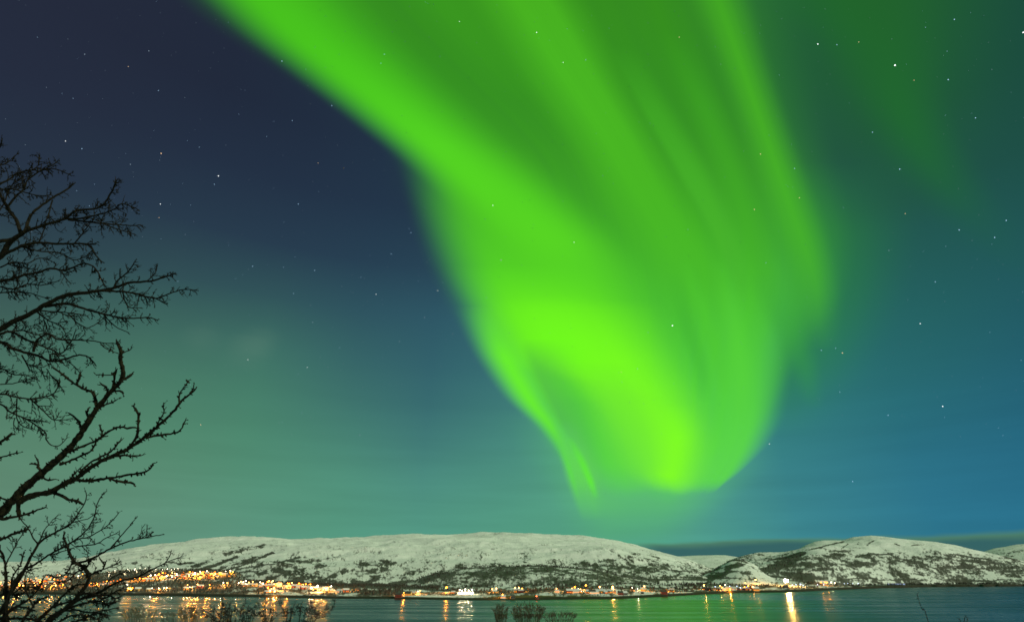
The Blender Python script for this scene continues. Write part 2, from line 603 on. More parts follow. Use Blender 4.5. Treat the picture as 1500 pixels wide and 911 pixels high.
# wooded foothill in front of the long mountain
mound('hill', [(540, 866), (570, 858), (600, 850), (620, 843), (640, 837.5), (660, 833), (700, 830), (740, 829.3), (770, 828.6), (790, 827.3), (800, 829), (850, 831.5),
               (875, 834), (900, 840), (930, 848), (960, 854), (1000, 861)], 2750, 1750, 2, 3600, M_HILL, 8, seed=3,
      woods=[(632, 845, 30, 9, 1.0, -28), (660, 843, 26, 7, .85, -10), (700, 840, 20, 6, .6), (740, 838, 40, 7, .5), (820, 838, 36, 6, .6, 8),
             (870, 845, 30, 5, .7, 14), (770, 847, 40, 6, .45), (690, 852, 50, 3, .7), (860, 853, 60, 3, .9), (930, 853, 30, 3, .9)],
      strokes=[([(560, 860), (600, 850), (640, 837.5), (660, 833), (700, 830), (790, 828), (850, 832), (900, 840), (950, 851)], 1.7, 1.15)],
      base_wood=lambda x, y, P: 0.56 + 0 * x, rocks=.9, prof=.9)

LEFT_WOODS = [(300, 836, 40, 3.2, .9, -14), (360, 822, 38, 2.8, .75, -14), (372, 831, 40, 2.6, .6, -8), (290, 828, 30, 4, .6, -20), (268, 824, 26, 2.4, .8, 6),
              (386, 838, 14, 3, .8), (411, 837, 12, 5.5, 1.0), (395, 847, 16, 4.5, .9), (436, 850, 22, 4, .9, -6), (457, 846, 16, 2.6, .7), (487, 843.5, 13, 3.4, 1.0, -8),
              (478, 851, 30, 3, .9), (430, 843, 14, 3, .5), (510, 849, 18, 3, .6), (535, 826, 12, 5, .75), (545, 836, 14, 5.5, .8), (548, 846, 9, 4.5, 1.0), (566, 823, 13, 3, .9),
              (566, 834, 10, 5, .75), (580, 845, 14, 5, .6), (600, 838, 14, 4, .4), (455, 821, 20, 6, .62), (470, 829, 14, 4, .6), (500, 836, 14, 5, .6), (520, 838, 10, 4, .5), (420, 824, 20, 3, .55, -14),
              (440, 830, 24, 3, .5, -10), (515, 846, 20, 4, .5), (505, 828, 10, 3, .4), (530, 852, 30, 3, 1.0), (600, 853, 40, 3.5, 1.0), (620, 830, 22, 6, .45), (590, 826, 14, 4, .4),
              (872, 829, 32, 6, .6, 12), (898, 825, 18, 8, .72, 24), (915, 829, 22, 6, .7, 18), (967, 828, 24, 6, .72, 14), (930, 815, 12, 5, .55, 25), (958, 820, 16, 5, .5, 20), (945, 835, 36, 3.2, .75, 10),
              (985, 836, 26, 3, .8, 6), (765, 813, 7, 4, .4), (780, 820, 14, 4, .35), (985, 845, 40, 4, .8), (900, 842, 40, 3, .8, 6),
              (330, 847, 34, 2.4, .8)]
LEFT_STROKES = [([(235, 848), (270, 840), (300, 832), (330, 822), (348, 815)], 2.2, 1.1), ([(310, 841), (345, 831), (375, 820), (402, 809)], 2.2, 1.0),
                ([(290, 851), (340, 845)], 2.2, .9), ([(345, 834), (400, 826), (440, 816)], 1.8, .75), ([(330, 812), (352, 806), (385, 800)], 4.2, .62),
                ([(350, 838), (380, 836)], 1.5, .8), ([(905, 811), (925, 828), (950, 840)], 1.3, .8),
                ([(345, 851), (420, 856), (520, 856), (620, 858)], 3.2, 1.1), ([(880, 845), (960, 849), (1040, 848)], 1.6, 1.0), ([(850, 837), (900, 842), (945, 846)], 1.6, .9)]


def left_rocks(x, y, P):
    return 0.25 + 0.75 * smooth01((y - 786) / 40.0) * 0.9


mound('mountain', [(-260, 826), (-100, 822), (0, 823), (50, 824), (85, 825), (116, 820), (150, 811), (185, 803), (243, 796), (300, 791.3), (340, 789.3), (370, 789), (400, 791), (430, 792.2), (450, 790.6),
                   (480, 790.2), (530, 788.5), (580, 785), (630, 783.6), (690, 783.4), (706, 781.3), (730, 783), (780, 783.6), (820, 787.2), (870, 787.4), (900, 791.2), (930, 799), (960, 807.4),
                   (990, 816.5), (1010, 822), (1040, 834), (1070, 846)], 5400, [(-260, 2500), (340, 2500), (420, 2200), (1070, 2400)], 6, 9500, M_MOUNT, 44, seed=1, rows=190,
      woods=LEFT_WOODS, strokes=LEFT_STROKES, rocks=left_rocks, base_wood=lambda x, y, P: .29 * smooth01((y - 806) / 26) * (x > 330) + .12 * smooth01((y - 790) / 30), prof=.95, wavelength=430)

mound('mountain', [(900, 826), (960, 819), (985, 815), (1000, 814.2), (1020, 813.2), (1050, 812.3), (1062, 812.6), (1082, 815.5), (1110, 822), (1160, 834)], 9000, 4500, 10, 13000, M_MOUNT, 26, seed=14,
      woods=[(1000, 831, 50, 2.6, .5), (1040, 835, 50, 3, .7)], rocks=.35, rows=90)

mound('hill', [(960, 862), (1000, 851), (1025, 843), (1045, 836), (1058, 827), (1068, 820.5), (1078, 818.6), (1090, 820), (1103, 825), (1120, 835), (1145, 848), (1170, 858)], 3300, 2300, 5, 4600, M_HILL, 8, seed=9,
      woods=[(1060, 838, 40, 5, .8, -25), (1095, 838, 20, 4, .8), (1040, 846, 50, 3, .85), (1085, 824, 14, 3, .7)],
      strokes=[([(1000, 851), (1045, 836), (1060, 826), (1070, 820), (1090, 820)], 1.8, 1.1), ([(1090, 820), (1103, 826), (1120, 836)], 1.2, .6)], base_wood=lambda x, y, P: .24 + 0 * x, rocks=.8, rows=100)

mound('mountain', [(1020, 846), (1050, 832), (1063, 826), (1080, 818), (1092, 813.8), (1110, 812.4), (1140, 811.3), (1150, 808), (1170, 803), (1180, 797), (1192, 792), (1205, 790.3), (1235, 791), (1250, 786.5), (1262, 786),
                   (1276, 784.8), (1292, 786.4), (1330, 790), (1370, 793), (1400, 798), (1430, 805.3), (1445, 808.6), (1470, 815), (1500, 821), (1540, 828), (1600, 836), (1680, 842), (1760, 850)], 5200, [(1020, 2450), (1180, 2700), (1280, 3350), (1400, 3900), (1760, 4200)], 6, 9000, M_MOUNT, 46, seed=6, rows=190,
      woods=[(1140, 829, 28, 7, 1.1, -12), (1160, 818, 20, 5, 1.0, -14), (1118, 836, 30, 4, 1.0), (1165, 841, 34, 4.5, 1.0, 6), (1190, 846, 30, 3.5, .9), (1180, 826, 26, 6, .75), (1200, 834, 28, 3, .85, -8),
             (1215, 826, 20, 4, .7), (1235, 806, 22, 2.5, .6), (1228, 812, 20, 2.2, .6), (1262, 825, 24, 5, .8), (1275, 815, 40, 3, .55), (1290, 820, 30, 4, .4), (1330, 822, 30, 3, .8, 5), (1345, 826, 26, 3.2, .85, 8), (1310, 812, 26, 2.6, .6, 6),
             (1372, 816, 24, 3, .75, 4), (1400, 830, 38, 4, .8), (1430, 822, 40, 4.5, .8, 4), (1450, 832, 30, 3, .7), (1480, 836, 36, 4, .8), (1500, 828, 26, 4, .5), (1240, 843, 60, 1.6, .6, -3), (1330, 840, 60, 1.5, .6), (1400, 844, 70, 1.5, .5),
             (1300, 848, 90, 2.0, .9), (1180, 852, 40, 2, .8), (1440, 849, 60, 2, .9), (1420, 836, 60, 2, .6), (1250, 833, 24, 2, .7)],
      strokes=[([(1120, 836), (1140, 826), (1160, 814), (1178, 810)], 3.4, 1.15), ([(1253, 816), (1275, 810.5), (1300, 812), (1320, 818)], 1.3, 1.0), ([(1180, 806), (1210, 800), (1235, 793)], 1.0, .9),
               ([(1234, 802), (1240, 796)], .9, 1.0), ([(1256, 799), (1260, 793)], .8, .9), ([(1271, 799), (1280, 792)], 1.4, .8), ([(1200, 803), (1250, 808)], 1.4, .5),
               ([(1394, 811), (1420, 815), (1444, 818)], 1.2, 1.0), ([(1460, 809), (1480, 815), (1500, 820)], 1.4, .95), ([(1310, 796), (1316, 799)], .9, .9), ([(1336, 798), (1344, 798)], .9, .9),
               ([(1060, 845), (1110, 842), (1160, 846)], 2.5, 1.0)],
      rocks=lambda x, y, P: .3 + .5 * smooth01((y - 792) / 30), base_wood=lambda x, y, P: .46 * smooth01((y - 798) / 18), prof=.95, wavelength=460)

mound('mountain', [(1400, 822), (1440, 808.4), (1455, 803.3), (1475, 800.3), (1488, 797.6), (1500, 796.8), (1560, 792), (1640, 795), (1760, 806)], 8200, 4800, 10, 12500, M_MOUNT, 26, seed=25,
      woods=[(1480, 812, 20, 5, .6), (1500, 806, 24, 3, .5)], rocks=.7, rows=90)

# ------------------------------------------------------------------ water
M_WATER = bpy.data.materials.new('fjord_water')
M_WATER.use_nodes = True
t = M_WATER.node_tree
b = t.nodes['Principled BSDF']
b.inputs['Base Color'].default_value = (0.006, 0.018, 0.02, 1)
b.inputs['IOR'].default_value = 1.36
g = nn(t, 'ShaderNodeNewGeometry')
sp = nn(t, 'ShaderNodeSeparateXYZ')
wire(t, g.outputs['Position'], sp.inputs[0])
mp = nn(t, 'ShaderNodeMapping')
mp.inputs['Scale'].default_value = (0.0022, 0.014, 1)
mp.inputs['Rotation'].default_value = (0, 0, 0.03)
wire(t, g.outputs['Position'], mp.inputs[0])
band = nn(t, 'ShaderNodeTexNoise')
band.inputs['Scale'].default_value = 1.5
band.inputs['Detail'].default_value = 8
wire(t, mp.outputs[0], band.inputs['Vector'])
YC = float((CAM + ray(900, 878.2) * (CAM_Z / -ray(900, 878.2)[2]))[1])
YW = float((CAM + ray(60, 883.5) * (CAM_Z / -ray(60, 883.5)[2]))[1])
edge0 = math_node(t, 'ADD', sp.outputs[1], mapr(t, sp.outputs[0], -1250, -900, YC - YW, 0))
edge = math_node(t, 'ADD', edge0, math_node(t, 'MULTIPLY', math_node(t, 'SUBTRACT', band.outputs[0], .5), 60))
calm = math_node(t, 'MULTIPLY', mapr(t, edge, YC - 12, YC + 12), mapr(t, sp.outputs[0], 620, 780, 1, 0))                      # sheltered water along the far shore
rippled = mapr(t, band.outputs[0], .34, .66, .22, .34)
ro = nn(t, 'ShaderNodeMix', data_type='FLOAT')
wire(t, calm, ro.inputs[0])
wire(t, rippled, ro.inputs[2])
ro.inputs[3].default_value = .19
wire(t, ro.outputs[0], b.inputs['Roughness'])
wv = nn(t, 'ShaderNodeMapping')
wv.inputs['Scale'].default_value = (0.10, 0.35, 1)
wire(t, g.outputs['Position'], wv.inputs[0])
wn = nn(t, 'ShaderNodeTexNoise')
wn.inputs['Scale'].default_value = 1.0
wn.inputs['Detail'].default_value = 3
wire(t, wv.outputs[0], wn.inputs['Vector'])
bp = nn(t, 'ShaderNodeBump')
bp.inputs['Strength'].default_value = 0.03
bp.inputs['Distance'].default_value = 0.25
wire(t, wn.outputs[0], bp.inputs['Height'])
wire(t, bp.outputs[0], b.inputs['Normal'])
wat = mesh_obj('water', [(-30000, -200, 0), (30000, -200, 0), (30000, 30000, 0), (-30000, 30000, 0)], [(0, 1, 2, 3)], M_WATER)
wat['kind'] = 'structure'

# ------------------------------------------------------------------ near hillside under the camera
M_NEAR = principled('near_snow', (.75, .77, .78), .8)


def near_z(x, y):
    return 38.3 - 0.205 * y + 0.25 * np.sin(x * .23) * np.minimum(1, np.abs(y) / 10) - 0.02 * np.abs(x)


gx, gy = np.meshgrid(np.linspace(-160, 160, 90), np.linspace(-60, 240, 110))
gz = near_z(gx, gy) + .5 * (fbm(gx / 8, gy / 8, 4, 77) - .5) * (gy > 3)
V = np.stack([gx, gy, gz], -1).reshape(-1, 3)
idx = np.arange(gx.size).reshape(gx.shape)
F = np.stack([idx[:-1, :-1], idx[:-1, 1:], idx[1:, 1:], idx[1:, :-1]], -1).reshape(-1, 4).tolist()
near = mesh_obj('ground', V, F, M_NEAR, smooth=True)
near['kind'] = 'structure'

# ------------------------------------------------------------------ far birch woods: too many and too small to count
M_WOOD = principled('bare_birch_wood', (.035, .033, .026), .9)


def build_forest():
    Vs, Fs = [], []
    k = 0
    for (o, V, F, wm) in TERRAIN:
        F = np.asarray(F)
        P = V[F].mean(1)
        w = wm[F].mean(1)
        vx, vy = project(P)
        a = np.linalg.norm(np.cross(V[F[:, 2]] - V[F[:, 0]], V[F[:, 3]] - V[F[:, 1]]), axis=1) / 2
        ok = (vx > -20) & (vx < 1520) & (w > .42)
        D = np.hypot(P[:, 0], P[:, 1])
        dens = np.clip((w - .35) * 1.4, 0, 1) ** 1.5 * a * 0.0028 * np.minimum(1, 3500 / D)
        dens = np.where(o.name.startswith('shore'), dens * 2.2, dens)
        num = RNG.poisson(np.where(ok, dens, 0))
        for i in np.nonzero(num)[0]:
            for _ in range(num[i]):
                u, v = RNG.random(2)
                q = V[F[i]]
                p = (q[0] * (1 - u) + q[1] * u) * (1 - v) + (q[3] * (1 - u) + q[2] * u) * v
                h = RNG.uniform(4.5, 9.0)
                r = h * RNG.uniform(.16, .28)
                rot = RNG.uniform(0, 6.28)
                lx, ly = RNG.normal(0, .5, 2)
                base = len(Vs)
                # short stem and an upswept, ragged crown
                Vs.append((p[0], p[1], p[2] - .3))
                for a_ in range(4):
                    hh = h * RNG.uniform(.35, .6)
                    rr = r * RNG.uniform(.7, 1.2)
                    Vs.append((p[0] + math.cos(rot + a_ * 1.5708) * rr, p[1] + math.sin(rot + a_ * 1.5708) * rr, p[2] + hh))
                Vs.append((p[0] + lx, p[1] + ly, p[2] + h))
                for a_ in range(4):
                    n_ = (a_ + 1) % 4
                    Fs.append((base, base + 1 + n_, base + 1 + a_))
                    Fs.append((base + 1 + a_, base + 1 + n_, base + 5))
                k += 1
    print('forest trees', k)
    o = mesh_obj('birch_forest', Vs, Fs, M_WOOD)
    tag(o, 'dark leafless birch woods scattered over the snowy far slopes', 'forest', None, 'stuff')


build_forest()
DG_V = np.concatenate([t_[1] for t_ in TERRAIN])
off, polys = 0, []
for t_ in TERRAIN:
    polys.append(np.asarray(t_[2]) + off)
    off += len(t_[1])
BVH = BVHTree.FromPolygons(DG_V.tolist(), np.concatenate(polys).tolist())


def on_land(px, py):
    d = unit(ray(px, py))
    for k in range(12):
        hit = BVH.ray_cast(Vector(CAM), Vector(unit(ray(px, py - k * .8))))
        if hit[0] is not None and hit[0].z > 0.8:
            return np.array(hit[0])
    return None


def ground_z(x, y):
    hit = BVH.ray_cast(Vector((x, y, 3000)), Vector((0, 0, -1)))
    return hit[0].z if hit[0] is not None else 0.0


# ------------------------------------------------------------------ town: lamps
M_POLE = principled('galvanised_pole', (.2, .2, .2), .5, Metallic=.6)
M_ORANGE = emissive('sodium_lamp', (1.0, .26, .014), 30, 'NONE')
M_GLOW_FILL = emissive('orange_glow_globe', (1.0, .19, .006), 3.2, 'NONE')  # large dim globes mixed among the lamps to stand in for orange glow
M_AMBER = emissive('warm_lamp', (1.0, .44, .10), 26, 'NONE')
M_WHITE = emissive('white_lamp', (1.0, .86, .62), 18, 'NONE')
M_COOL = emissive('cool_lamp', (.62, .72, 1.0), 9)
M_RED = emissive('red_lamp', (1.0, .10, .03), 14)


def sphere(cx, cy, cz, r, seg=8, rings=5):
    V = [(cx, cy, cz - r)]
    for i in range(1, rings):
        a = math.pi * i / rings - math.pi / 2
        for j in range(seg):
            p = 2 * math.pi * j / seg
            V.append((cx + r * math.cos(a) * math.cos(p), cy + r * math.cos(a) * math.sin(p), cz + r * math.sin(a)))
    V.append((cx, cy, cz + r))
    F = [(0, 1 + (j + 1) % seg, 1 + j) for j in range(seg)]
    for i in range(rings - 2):
        for j in range(seg):
            a = 1 + i * seg + j
            b_ = 1 + i * seg + (j + 1) % seg
            F.append((a, b_, b_ + seg, a + seg))
    e = len(V) - 1
    F += [(e, 1 + (rings - 2) * seg + j, 1 + (rings - 2) * seg + (j + 1) % seg) for j in range(seg)]
    return V, F


def prism(path, r, seg=5):
    """tube along a 3D path with radii"""
    V, F = [], []
    path = [np.array(p, float) for p in path]
    for i, p in enumerate(path):
        d = path[min(i + 1, len(path) - 1)] - path[max(i - 1, 0)]
        d /= np.linalg.norm(d) + 1e-9
        a = np.cross(d, (0, 0, 1.0) if abs(d[2]) < .9 else (1.0, 0, 0))
        a /= np.linalg.norm(a)
        c = np.cross(d, a)
        rr = r[i] if hasattr(r, '__len__') else r
        for j in range(seg):
            q = 2 * math.pi * j / seg
            V.append(p + rr * (math.cos(q) * a + math.sin(q) * c))
    for i in range(len(path) - 1):
        for j in range(seg):
            F.append((i * seg + j, i * seg + (j + 1) % seg, (i + 1) * seg + (j + 1) % seg, (i + 1) * seg + j))
    F.append(tuple(range(seg - 1, -1, -1)))
    F.append(tuple((len(path) - 1) * seg + j for j in range(seg)))
    return V, F


def join(parts):
    V, F, M = [], [], []
    for (v, f, m) in parts:
        o = len(V)
        V += list(v)
        F += [tuple(i + o for i in q) for q in f]
        M += [m] * len(f)
    return V, F, M


def lamp_mesh(name, mat, r, h):
    pv, pf = prism([(0, 0, -1), (0, 0, h), (.3, 0, h + .8), (1.4, 0, h + 1.0)], [.14, .09, .07, .06], 5)
    hv, hf = sphere(1.6, 0, h + .9, r)
    V, F, M = join([(pv, pf, 0), (hv, hf, 1)])
    me = bpy.data.meshes.new(name)
    me.from_pydata([tuple(map(float, v)) for v in V], [], F)
    me.materials.append(M_POLE)
    me.materials.append(mat)
    me.polygons.foreach_set('material_index', M)
    me.update()
    return me


LAMP = {'o': lamp_mesh('street_lamp', M_ORANGE, 1.05, 7.0), 'a': lamp_mesh('street_lamp', M_AMBER, 1.0, 7.0), 'w': lamp_mesh('street_lamp', M_WHITE, 1.0, 7.5),
        'd': lamp_mesh('street_lamp', M_GLOW_FILL, 1.5, 6.0), 'c': lamp_mesh('street_lamp', M_COOL, .9, 5.0), 'r': lamp_mesh('street_lamp', M_RED, 1.3, 5.0)}
LIGHT = {}
for k_, col_, p_ in (('o', (1.0, .29, .018), 60000.0), ('a', (1.0, .38, .06), 42000.0), ('w', (1.0, .72, .36), 16000.0)):
    d_ = bpy.data.lights.new('lamp_light', 'POINT')
    d_.color, d_.energy, d_.shadow_soft_size = col_, p_, 0.5
    LIGHT[k_] = d_
proto_lamp = None
LAMP_N = 0


def put_lamp(px, py, kind, label, group, size=1.0):
    global proto_lamp, LAMP_N
    p = on_land(px, py + 1.0)
    if p is None:
        return None
    D = math.hypot(p[0], p[1])
    # the pixel shows the lamp head; its pole stands on the ground below
    head = CAM + ray(px, py) * ((D - 4) / math.hypot(*ray(px, py)[:2]))
    x, y = head[0], head[1]
    z = ground_z(x, y)
    if proto_lamp is None:
        o = bpy.data.objects.new('street_lamp', LAMP[kind])
        proto_lamp = o
    else:
        o = proto_lamp.copy()
        o.data = LAMP[kind]
    C.objects.link(o)
    o.location = (x, y, z)
    o.rotation_euler = (0, 0, random.uniform(0, 6.28))
    s = size * random.uniform(.8, 1.25)
    o.scale = (s, s, s)
    tag(o, label, 'street lamp', group)
    if kind in LIGHT:
        lo = bpy.data.objects.new('lamp_light', LIGHT[kind])
        lo.location = (1.6, 0, 6.0)
        lo.parent = o
        C.objects.link(lo)
    LAMP_N += 1
    return o


def band_lamps(x0, y0, x1, y1, th, n, kind, label, group, size=1.0):
    n = max(2, round(n * .60))
    for i in range(n):
        t_ = (i + random.uniform(.15, .85)) / n
        k = kind if isinstance(kind, str) and len(kind) == 1 else random.choice(kind)
        put_lamp(x0 + (x1 - x0) * t_, y0 + (y1 - y0) * t_ + random.uniform(-th, th), k, label, group, size * random.choice((.75, .9, 1, 1.25)))


G1 = ('orange street lamp in the low dense suburb behind the bare tree branches', 'lamps of the low suburb behind the branches')
for a in ((0, 859, 36, 861, 2.2, 13, 'odda'), (0, 855, 95, 852, 3.0, 40, 'odad'), (50, 861, 96, 860, .8, 12, 'oad'), (22, 851, 100, 844, 2.2, 26, 'odad'), (105, 846, 130, 843, 1.5, 7, 'ow')):
    band_lamps(*a, *G1)
G2 = ('orange street lamp on the middle slope road below the terraced suburb', 'lamps on the middle slope road')
for a in ((128, 858, 178, 852, 1.5, 20, 'odod'), (186, 850, 212, 849, 1.5, 8, 'od')):
    band_lamps(*a, *G2)
G3 = ('white street lamp on the highest road above the orange suburb', 'white lamps on the highest road')
for cx, cy in ((55, 430), (115, 430), (65, 468), (210, 450), (240, 415), (310, 410), (355, 405), (400, 408), (255, 430), (320, 432), (435, 430), (470, 415), (505, 420), (570, 420), (610, 415), (650, 420), (685, 415), (710, 412)):
    put_lamp(150 + cx / 6.46, 770 + cy / 6.46, 'w', *G3, .6)
G4 = ('orange street lamp in the bright terraced suburb climbing the snowy hillside', 'lamps of the terraced hillside suburb')
for a in ((207, 848, 300, 845, 1.6, 24, 'odaw'), (215, 845, 300, 842, 1.6, 22, 'odaw'), (225, 841, 300, 839, 1.4, 14, 'oda'), (240, 848, 262, 846, 1.5, 5, 'ww'),
          (280, 845, 318, 843, 1.6, 16, 'oad'), (278, 840, 345, 839.5, 1.8, 20, 'odw'), (290, 843.5, 343, 841, 1.2, 16, 'oda')):
    band_lamps(*a, *G4)
G5 = ('warm street lamp along the shore road below the terraced suburb', 'lamps on the shore road below the suburb')
for x, y, k in ((187, 863.5, 'a'), (190, 863.5, 'o'), (193, 863, 'o'), (185, 859, 'w'), (223, 863, 'w'), (231, 864, 'w'), (234, 866, 'o'), (239, 863, 'w'), (244, 863, 'w'), (274, 858.5, 'a'), (277, 862, 'w'), (281.5, 862.3, 'a'),
                (289, 858.7, 'a'), (306, 858.7, 'o'), (326, 856.3, 'w'), (328, 858, 'o'), (332, 855.6, 'a')):
    put_lamp(x, y, k, *G5, .8)
G6 = ('white-hot street lamp in the long bright hamlet left of the bare bush tops', 'lamps of the long bright hamlet')
for a in ((348, 856, 360, 855.5, 1.2, 8, 'aw'), (361, 855, 373, 855, .7, 4, 'a'), (379, 857, 414, 856.5, 1.6, 22, 'aowd'), (419, 858, 455, 858, 1.3, 20, 'aod'), (391, 865.5, 406, 865, 1.2, 10, 'ao'), (452, 862, 485, 861.5, .8, 7, 'aw'),
          (454, 866.5, 476, 865.5, .5, 9, 'aw'), (472, 865, 486, 862.5, .5, 7, 'aw')):
    band_lamps(*a, *G6, .95)
put_lamp(401, 870.5, 'a', 'lone amber street lamp on the beach below the long bright hamlet', None)
G7 = ('amber yard lamp beside the scattered shore farms mid-fjord', 'yard lamps of the scattered shore farms')
for x, y, k, s in ((496, 866, 'a', .8), (504, 865.6, 'a', .8), (509, 865, 'o', 1), (592, 870.5, 'o', .8), (600, 869.5, 'a', .9), (604, 870, 'o', .8), (612, 868, 'w', .6), (615, 867.5, 'a', .7), (722, 866.5, 'a', 1), (727, 865.6, 'a', 1.2),
                   (736.6, 874, 'o', .9), (755, 866, 'a', 1), (759, 865, 'a', 1), (764, 865.5, 'o', .9), (816, 865, 'a', .9), (836, 867, 'o', .8), (838, 865.3, 'a', 1), (841, 865.3, 'o', 1.1), (848, 865, 'w', .6), (851, 865, 'a', .8), (865, 867.4, 'w', .6),
                   (877.6, 866.2, 'a', 1.2), (883, 866, 'o', .8), (887, 866, 'a', .8), (891.6, 867.2, 'w', .6), (927, 863.6, 'w', .9), (933.4, 864.6, 'w', .6), (941, 863.6, 'o', 1), (945, 863.4, 'a', 1.1), (981, 864.8, 'o', .9), (985, 864.6, 'a', .7)):
    put_lamp(x, y, k, *G7, s * 1.0)
put_lamp(653, 866.2, 'o', 'single round orange lamp standing left of the wide floodlit hall', None, 1.35)
put_lamp(859.5, 862.4, 'o', 'large orange lamp raised above the middle shore farms', None, 1.35)
put_lamp(899.6, 866.8, 'a', 'large amber lamp at the water side of the middle shore farms', None, 1.4)
put_lamp(786, 874.8, 'r', 'small red lamp low on the brown grass shore', None, .8)
G8 = ('small street lamp in the hamlet left of the starlike floodlight', 'lamps of the hamlet left of the floodlight')
for x, y, k, s in ((1032.8, 862.4, 'a', 1.2), (1048, 860.5, 'c', .8), (1056, 861.5, 'a', .9), (1057, 863.5, 'o', .8), (1062.6, 859.4, 'w', .7), (1069, 859.6, 'c', .7), (1070, 864.6, 'o', .8), (1079, 859.4, 'c', .8), (1084, 862.6, 'c', .7), (1091, 862.6, 'o', .8), (1092, 855.6, 'a', 1.0),
                   (1094, 860, 'c', .6), (1097.4, 862, 'o', 1.2), (1107, 854, 'a', 1.3), (1104, 863.6, 'a', 1), (1108, 862.8, 'o', 1)):
    put_lamp(x, y, k, *G8, s * 1.15)
G9 = ('pale blue-white lamp in the low row beside the far right shore road', 'pale lamps along the far right shore road')
for a in ((1158, 858.4, 1184, 858, .5, 9, 'c'), (1196, 857.5, 1226, 856.4, .4, 8, 'cw'), (1230, 855.6, 1262, 855.6, .4, 6, 'c')):
    band_lamps(*a, *G9, 1.0)
for x, y in ((1204, 855.4), (1208, 855), (1211, 855.4)):
    put_lamp(x, y, 'o', 'orange lamp beside the long low house right of the floodlight', 'orange lamps right of the floodlight', 1.4)
print('lamps', LAMP_N)

# the starlike floodlight
p = on_land(1152.6, 857)
M_FLOOD = emissive('floodlight', (1.0, .55, .15), 1200)
fl = thing('floodlight', 'brightest floodlight on its mast, throwing a long golden streak on the water', 'floodlight', p)
v, f = prism([(0, 0, -1), (0, 0, 14)], [.3, .18], 8)
mesh_obj('mast', v, f, M_POLE, fl)
v, f = prism([(-3.4, 0, 13.6), (3.4, 0, 13.6)], [.2, .2], 6)
mesh_obj('crossbar', v, f, M_POLE, fl)
fd = bpy.data.lights.new('flood_light', 'POINT')
fd.color, fd.energy, fd.shadow_soft_size = (1.0, .45, .08), 420000.0, 1.0
fo = bpy.data.objects.new('flood_light', fd)
fo.location = (0, -5.0, 11.0)
fo.parent = fl
C.objects.link(fo)
for k in (-2.9, 2.9):
    v, f = sphere(k, -.6, 15.2, 4.1, 16, 11)
    mesh_obj('lamp_head', v, f, M_FLOOD, fl, smooth=True)

# ------------------------------------------------------------------ houses
M_WALLS = [principled('red_boards', (.28, .05, .03), .7), principled('white_boards', (.7, .68, .62), .7), principled('ochre_boards', (.42, .27, .09), .7), principled('dark_boards', (.10, .09, .08), .7)]
M_ROOF = principled('snowy_roof', (.62, .63, .65), .7)
M_DROOF = principled('dark_roof', (.06, .055, .05), .8)
M_WIN = emissive('lit_window', (1.0, .24, .02), 2.6)
M_DARKWIN = principled('window_glass', (.02, .02, .025), .2)


def box(x0, x1, y0, y1, z0, z1):
    V = [(x0, y0, z0), (x1, y0, z0), (x1, y1, z0), (x0, y1, z0), (x0, y0, z1), (x1, y0, z1), (x1, y1, z1), (x0, y1, z1)]
    return V, [(0, 3, 2, 1), (4, 5, 6, 7), (0, 1, 5, 4), (1, 2, 6, 5), (2, 3, 7, 6), (3, 0, 4, 7)]


def house_parts(L, Wd, H, R):
    a, c = L / 2, Wd / 2
    V = [(-a, -c, -2), (a, -c, -2), (a, c, -2), (-a, c, -2), (-a, -c, H), (a, -c, H), (a, c, H), (-a, c, H), (-a, 0, H + R), (a, 0, H + R)]
    walls = (V, [(0, 1, 5, 4), (2, 3, 7, 6), (1, 2, 6, 9, 5), (3, 0, 4, 8, 7)])
    e = .5
    th = .28
    k = R / c
    rv = [(-a - e, -c - e, H - e * k), (a + e, -c - e, H - e * k), (a + e, 0, H + R), (-a - e, 0, H + R), (a + e, c + e, H - e * k), (-a - e, c + e, H - e * k)]
    rv = [(x, y, z + .03) for x, y, z in rv] + [(x, y, z + .03 + th) for x, y, z in rv]
    rf = [(6, 7, 8, 9), (9, 8, 10, 11), (0, 3, 2, 1), (3, 5, 4, 2), (0, 1, 7, 6), (4, 5, 11, 10), (1, 2, 8, 7), (2, 4, 10, 8), (3, 0, 6, 9), (5, 3, 9, 11)]
    return walls, (rv, rf)


def mk_mesh(name, V, F, mat):
    me = bpy.data.meshes.new(name)
    me.from_pydata([tuple(map(float, q)) for q in V], [], F)
    me.materials.append(mat)
    me.update()
    return me


def chimney(x, z):
    return box(x - .5, x + .5, -.5, .5, z - 1.5, z + .9)


HOUSE = []
for (L, Wd, H, R) in ((11, 8, 4.6, 3.0), (14, 8.5, 5.4, 3.2), (9, 7, 3.2, 2.6)):
    walls, roof = house_parts(L, Wd, H, R)
    wins = []
    nw = 3 if L < 13 else 4
    for i in range(nw):
        xx = -L / 2 + (i + .5) * L / nw
        wins.append(box(xx - .75, xx + .75, -Wd / 2 - .06, -Wd / 2 + .02, 1.0, 2.4))
    HOUSE.append(dict(dim=(L, Wd, H, R), walls=[mk_mesh('house_wall', *walls, m) for m in M_WALLS], roof=[mk_mesh('roof', *roof, m) for m in (M_ROOF, M_DROOF)],
                      win=[mk_mesh('window', *w, M_WIN) for w in wins], dwin=[mk_mesh('window', *w, M_DARKWIN) for w in wins], chim=mk_mesh('chimney', *chimney(L * .2, H + R), M_WALLS[3])))


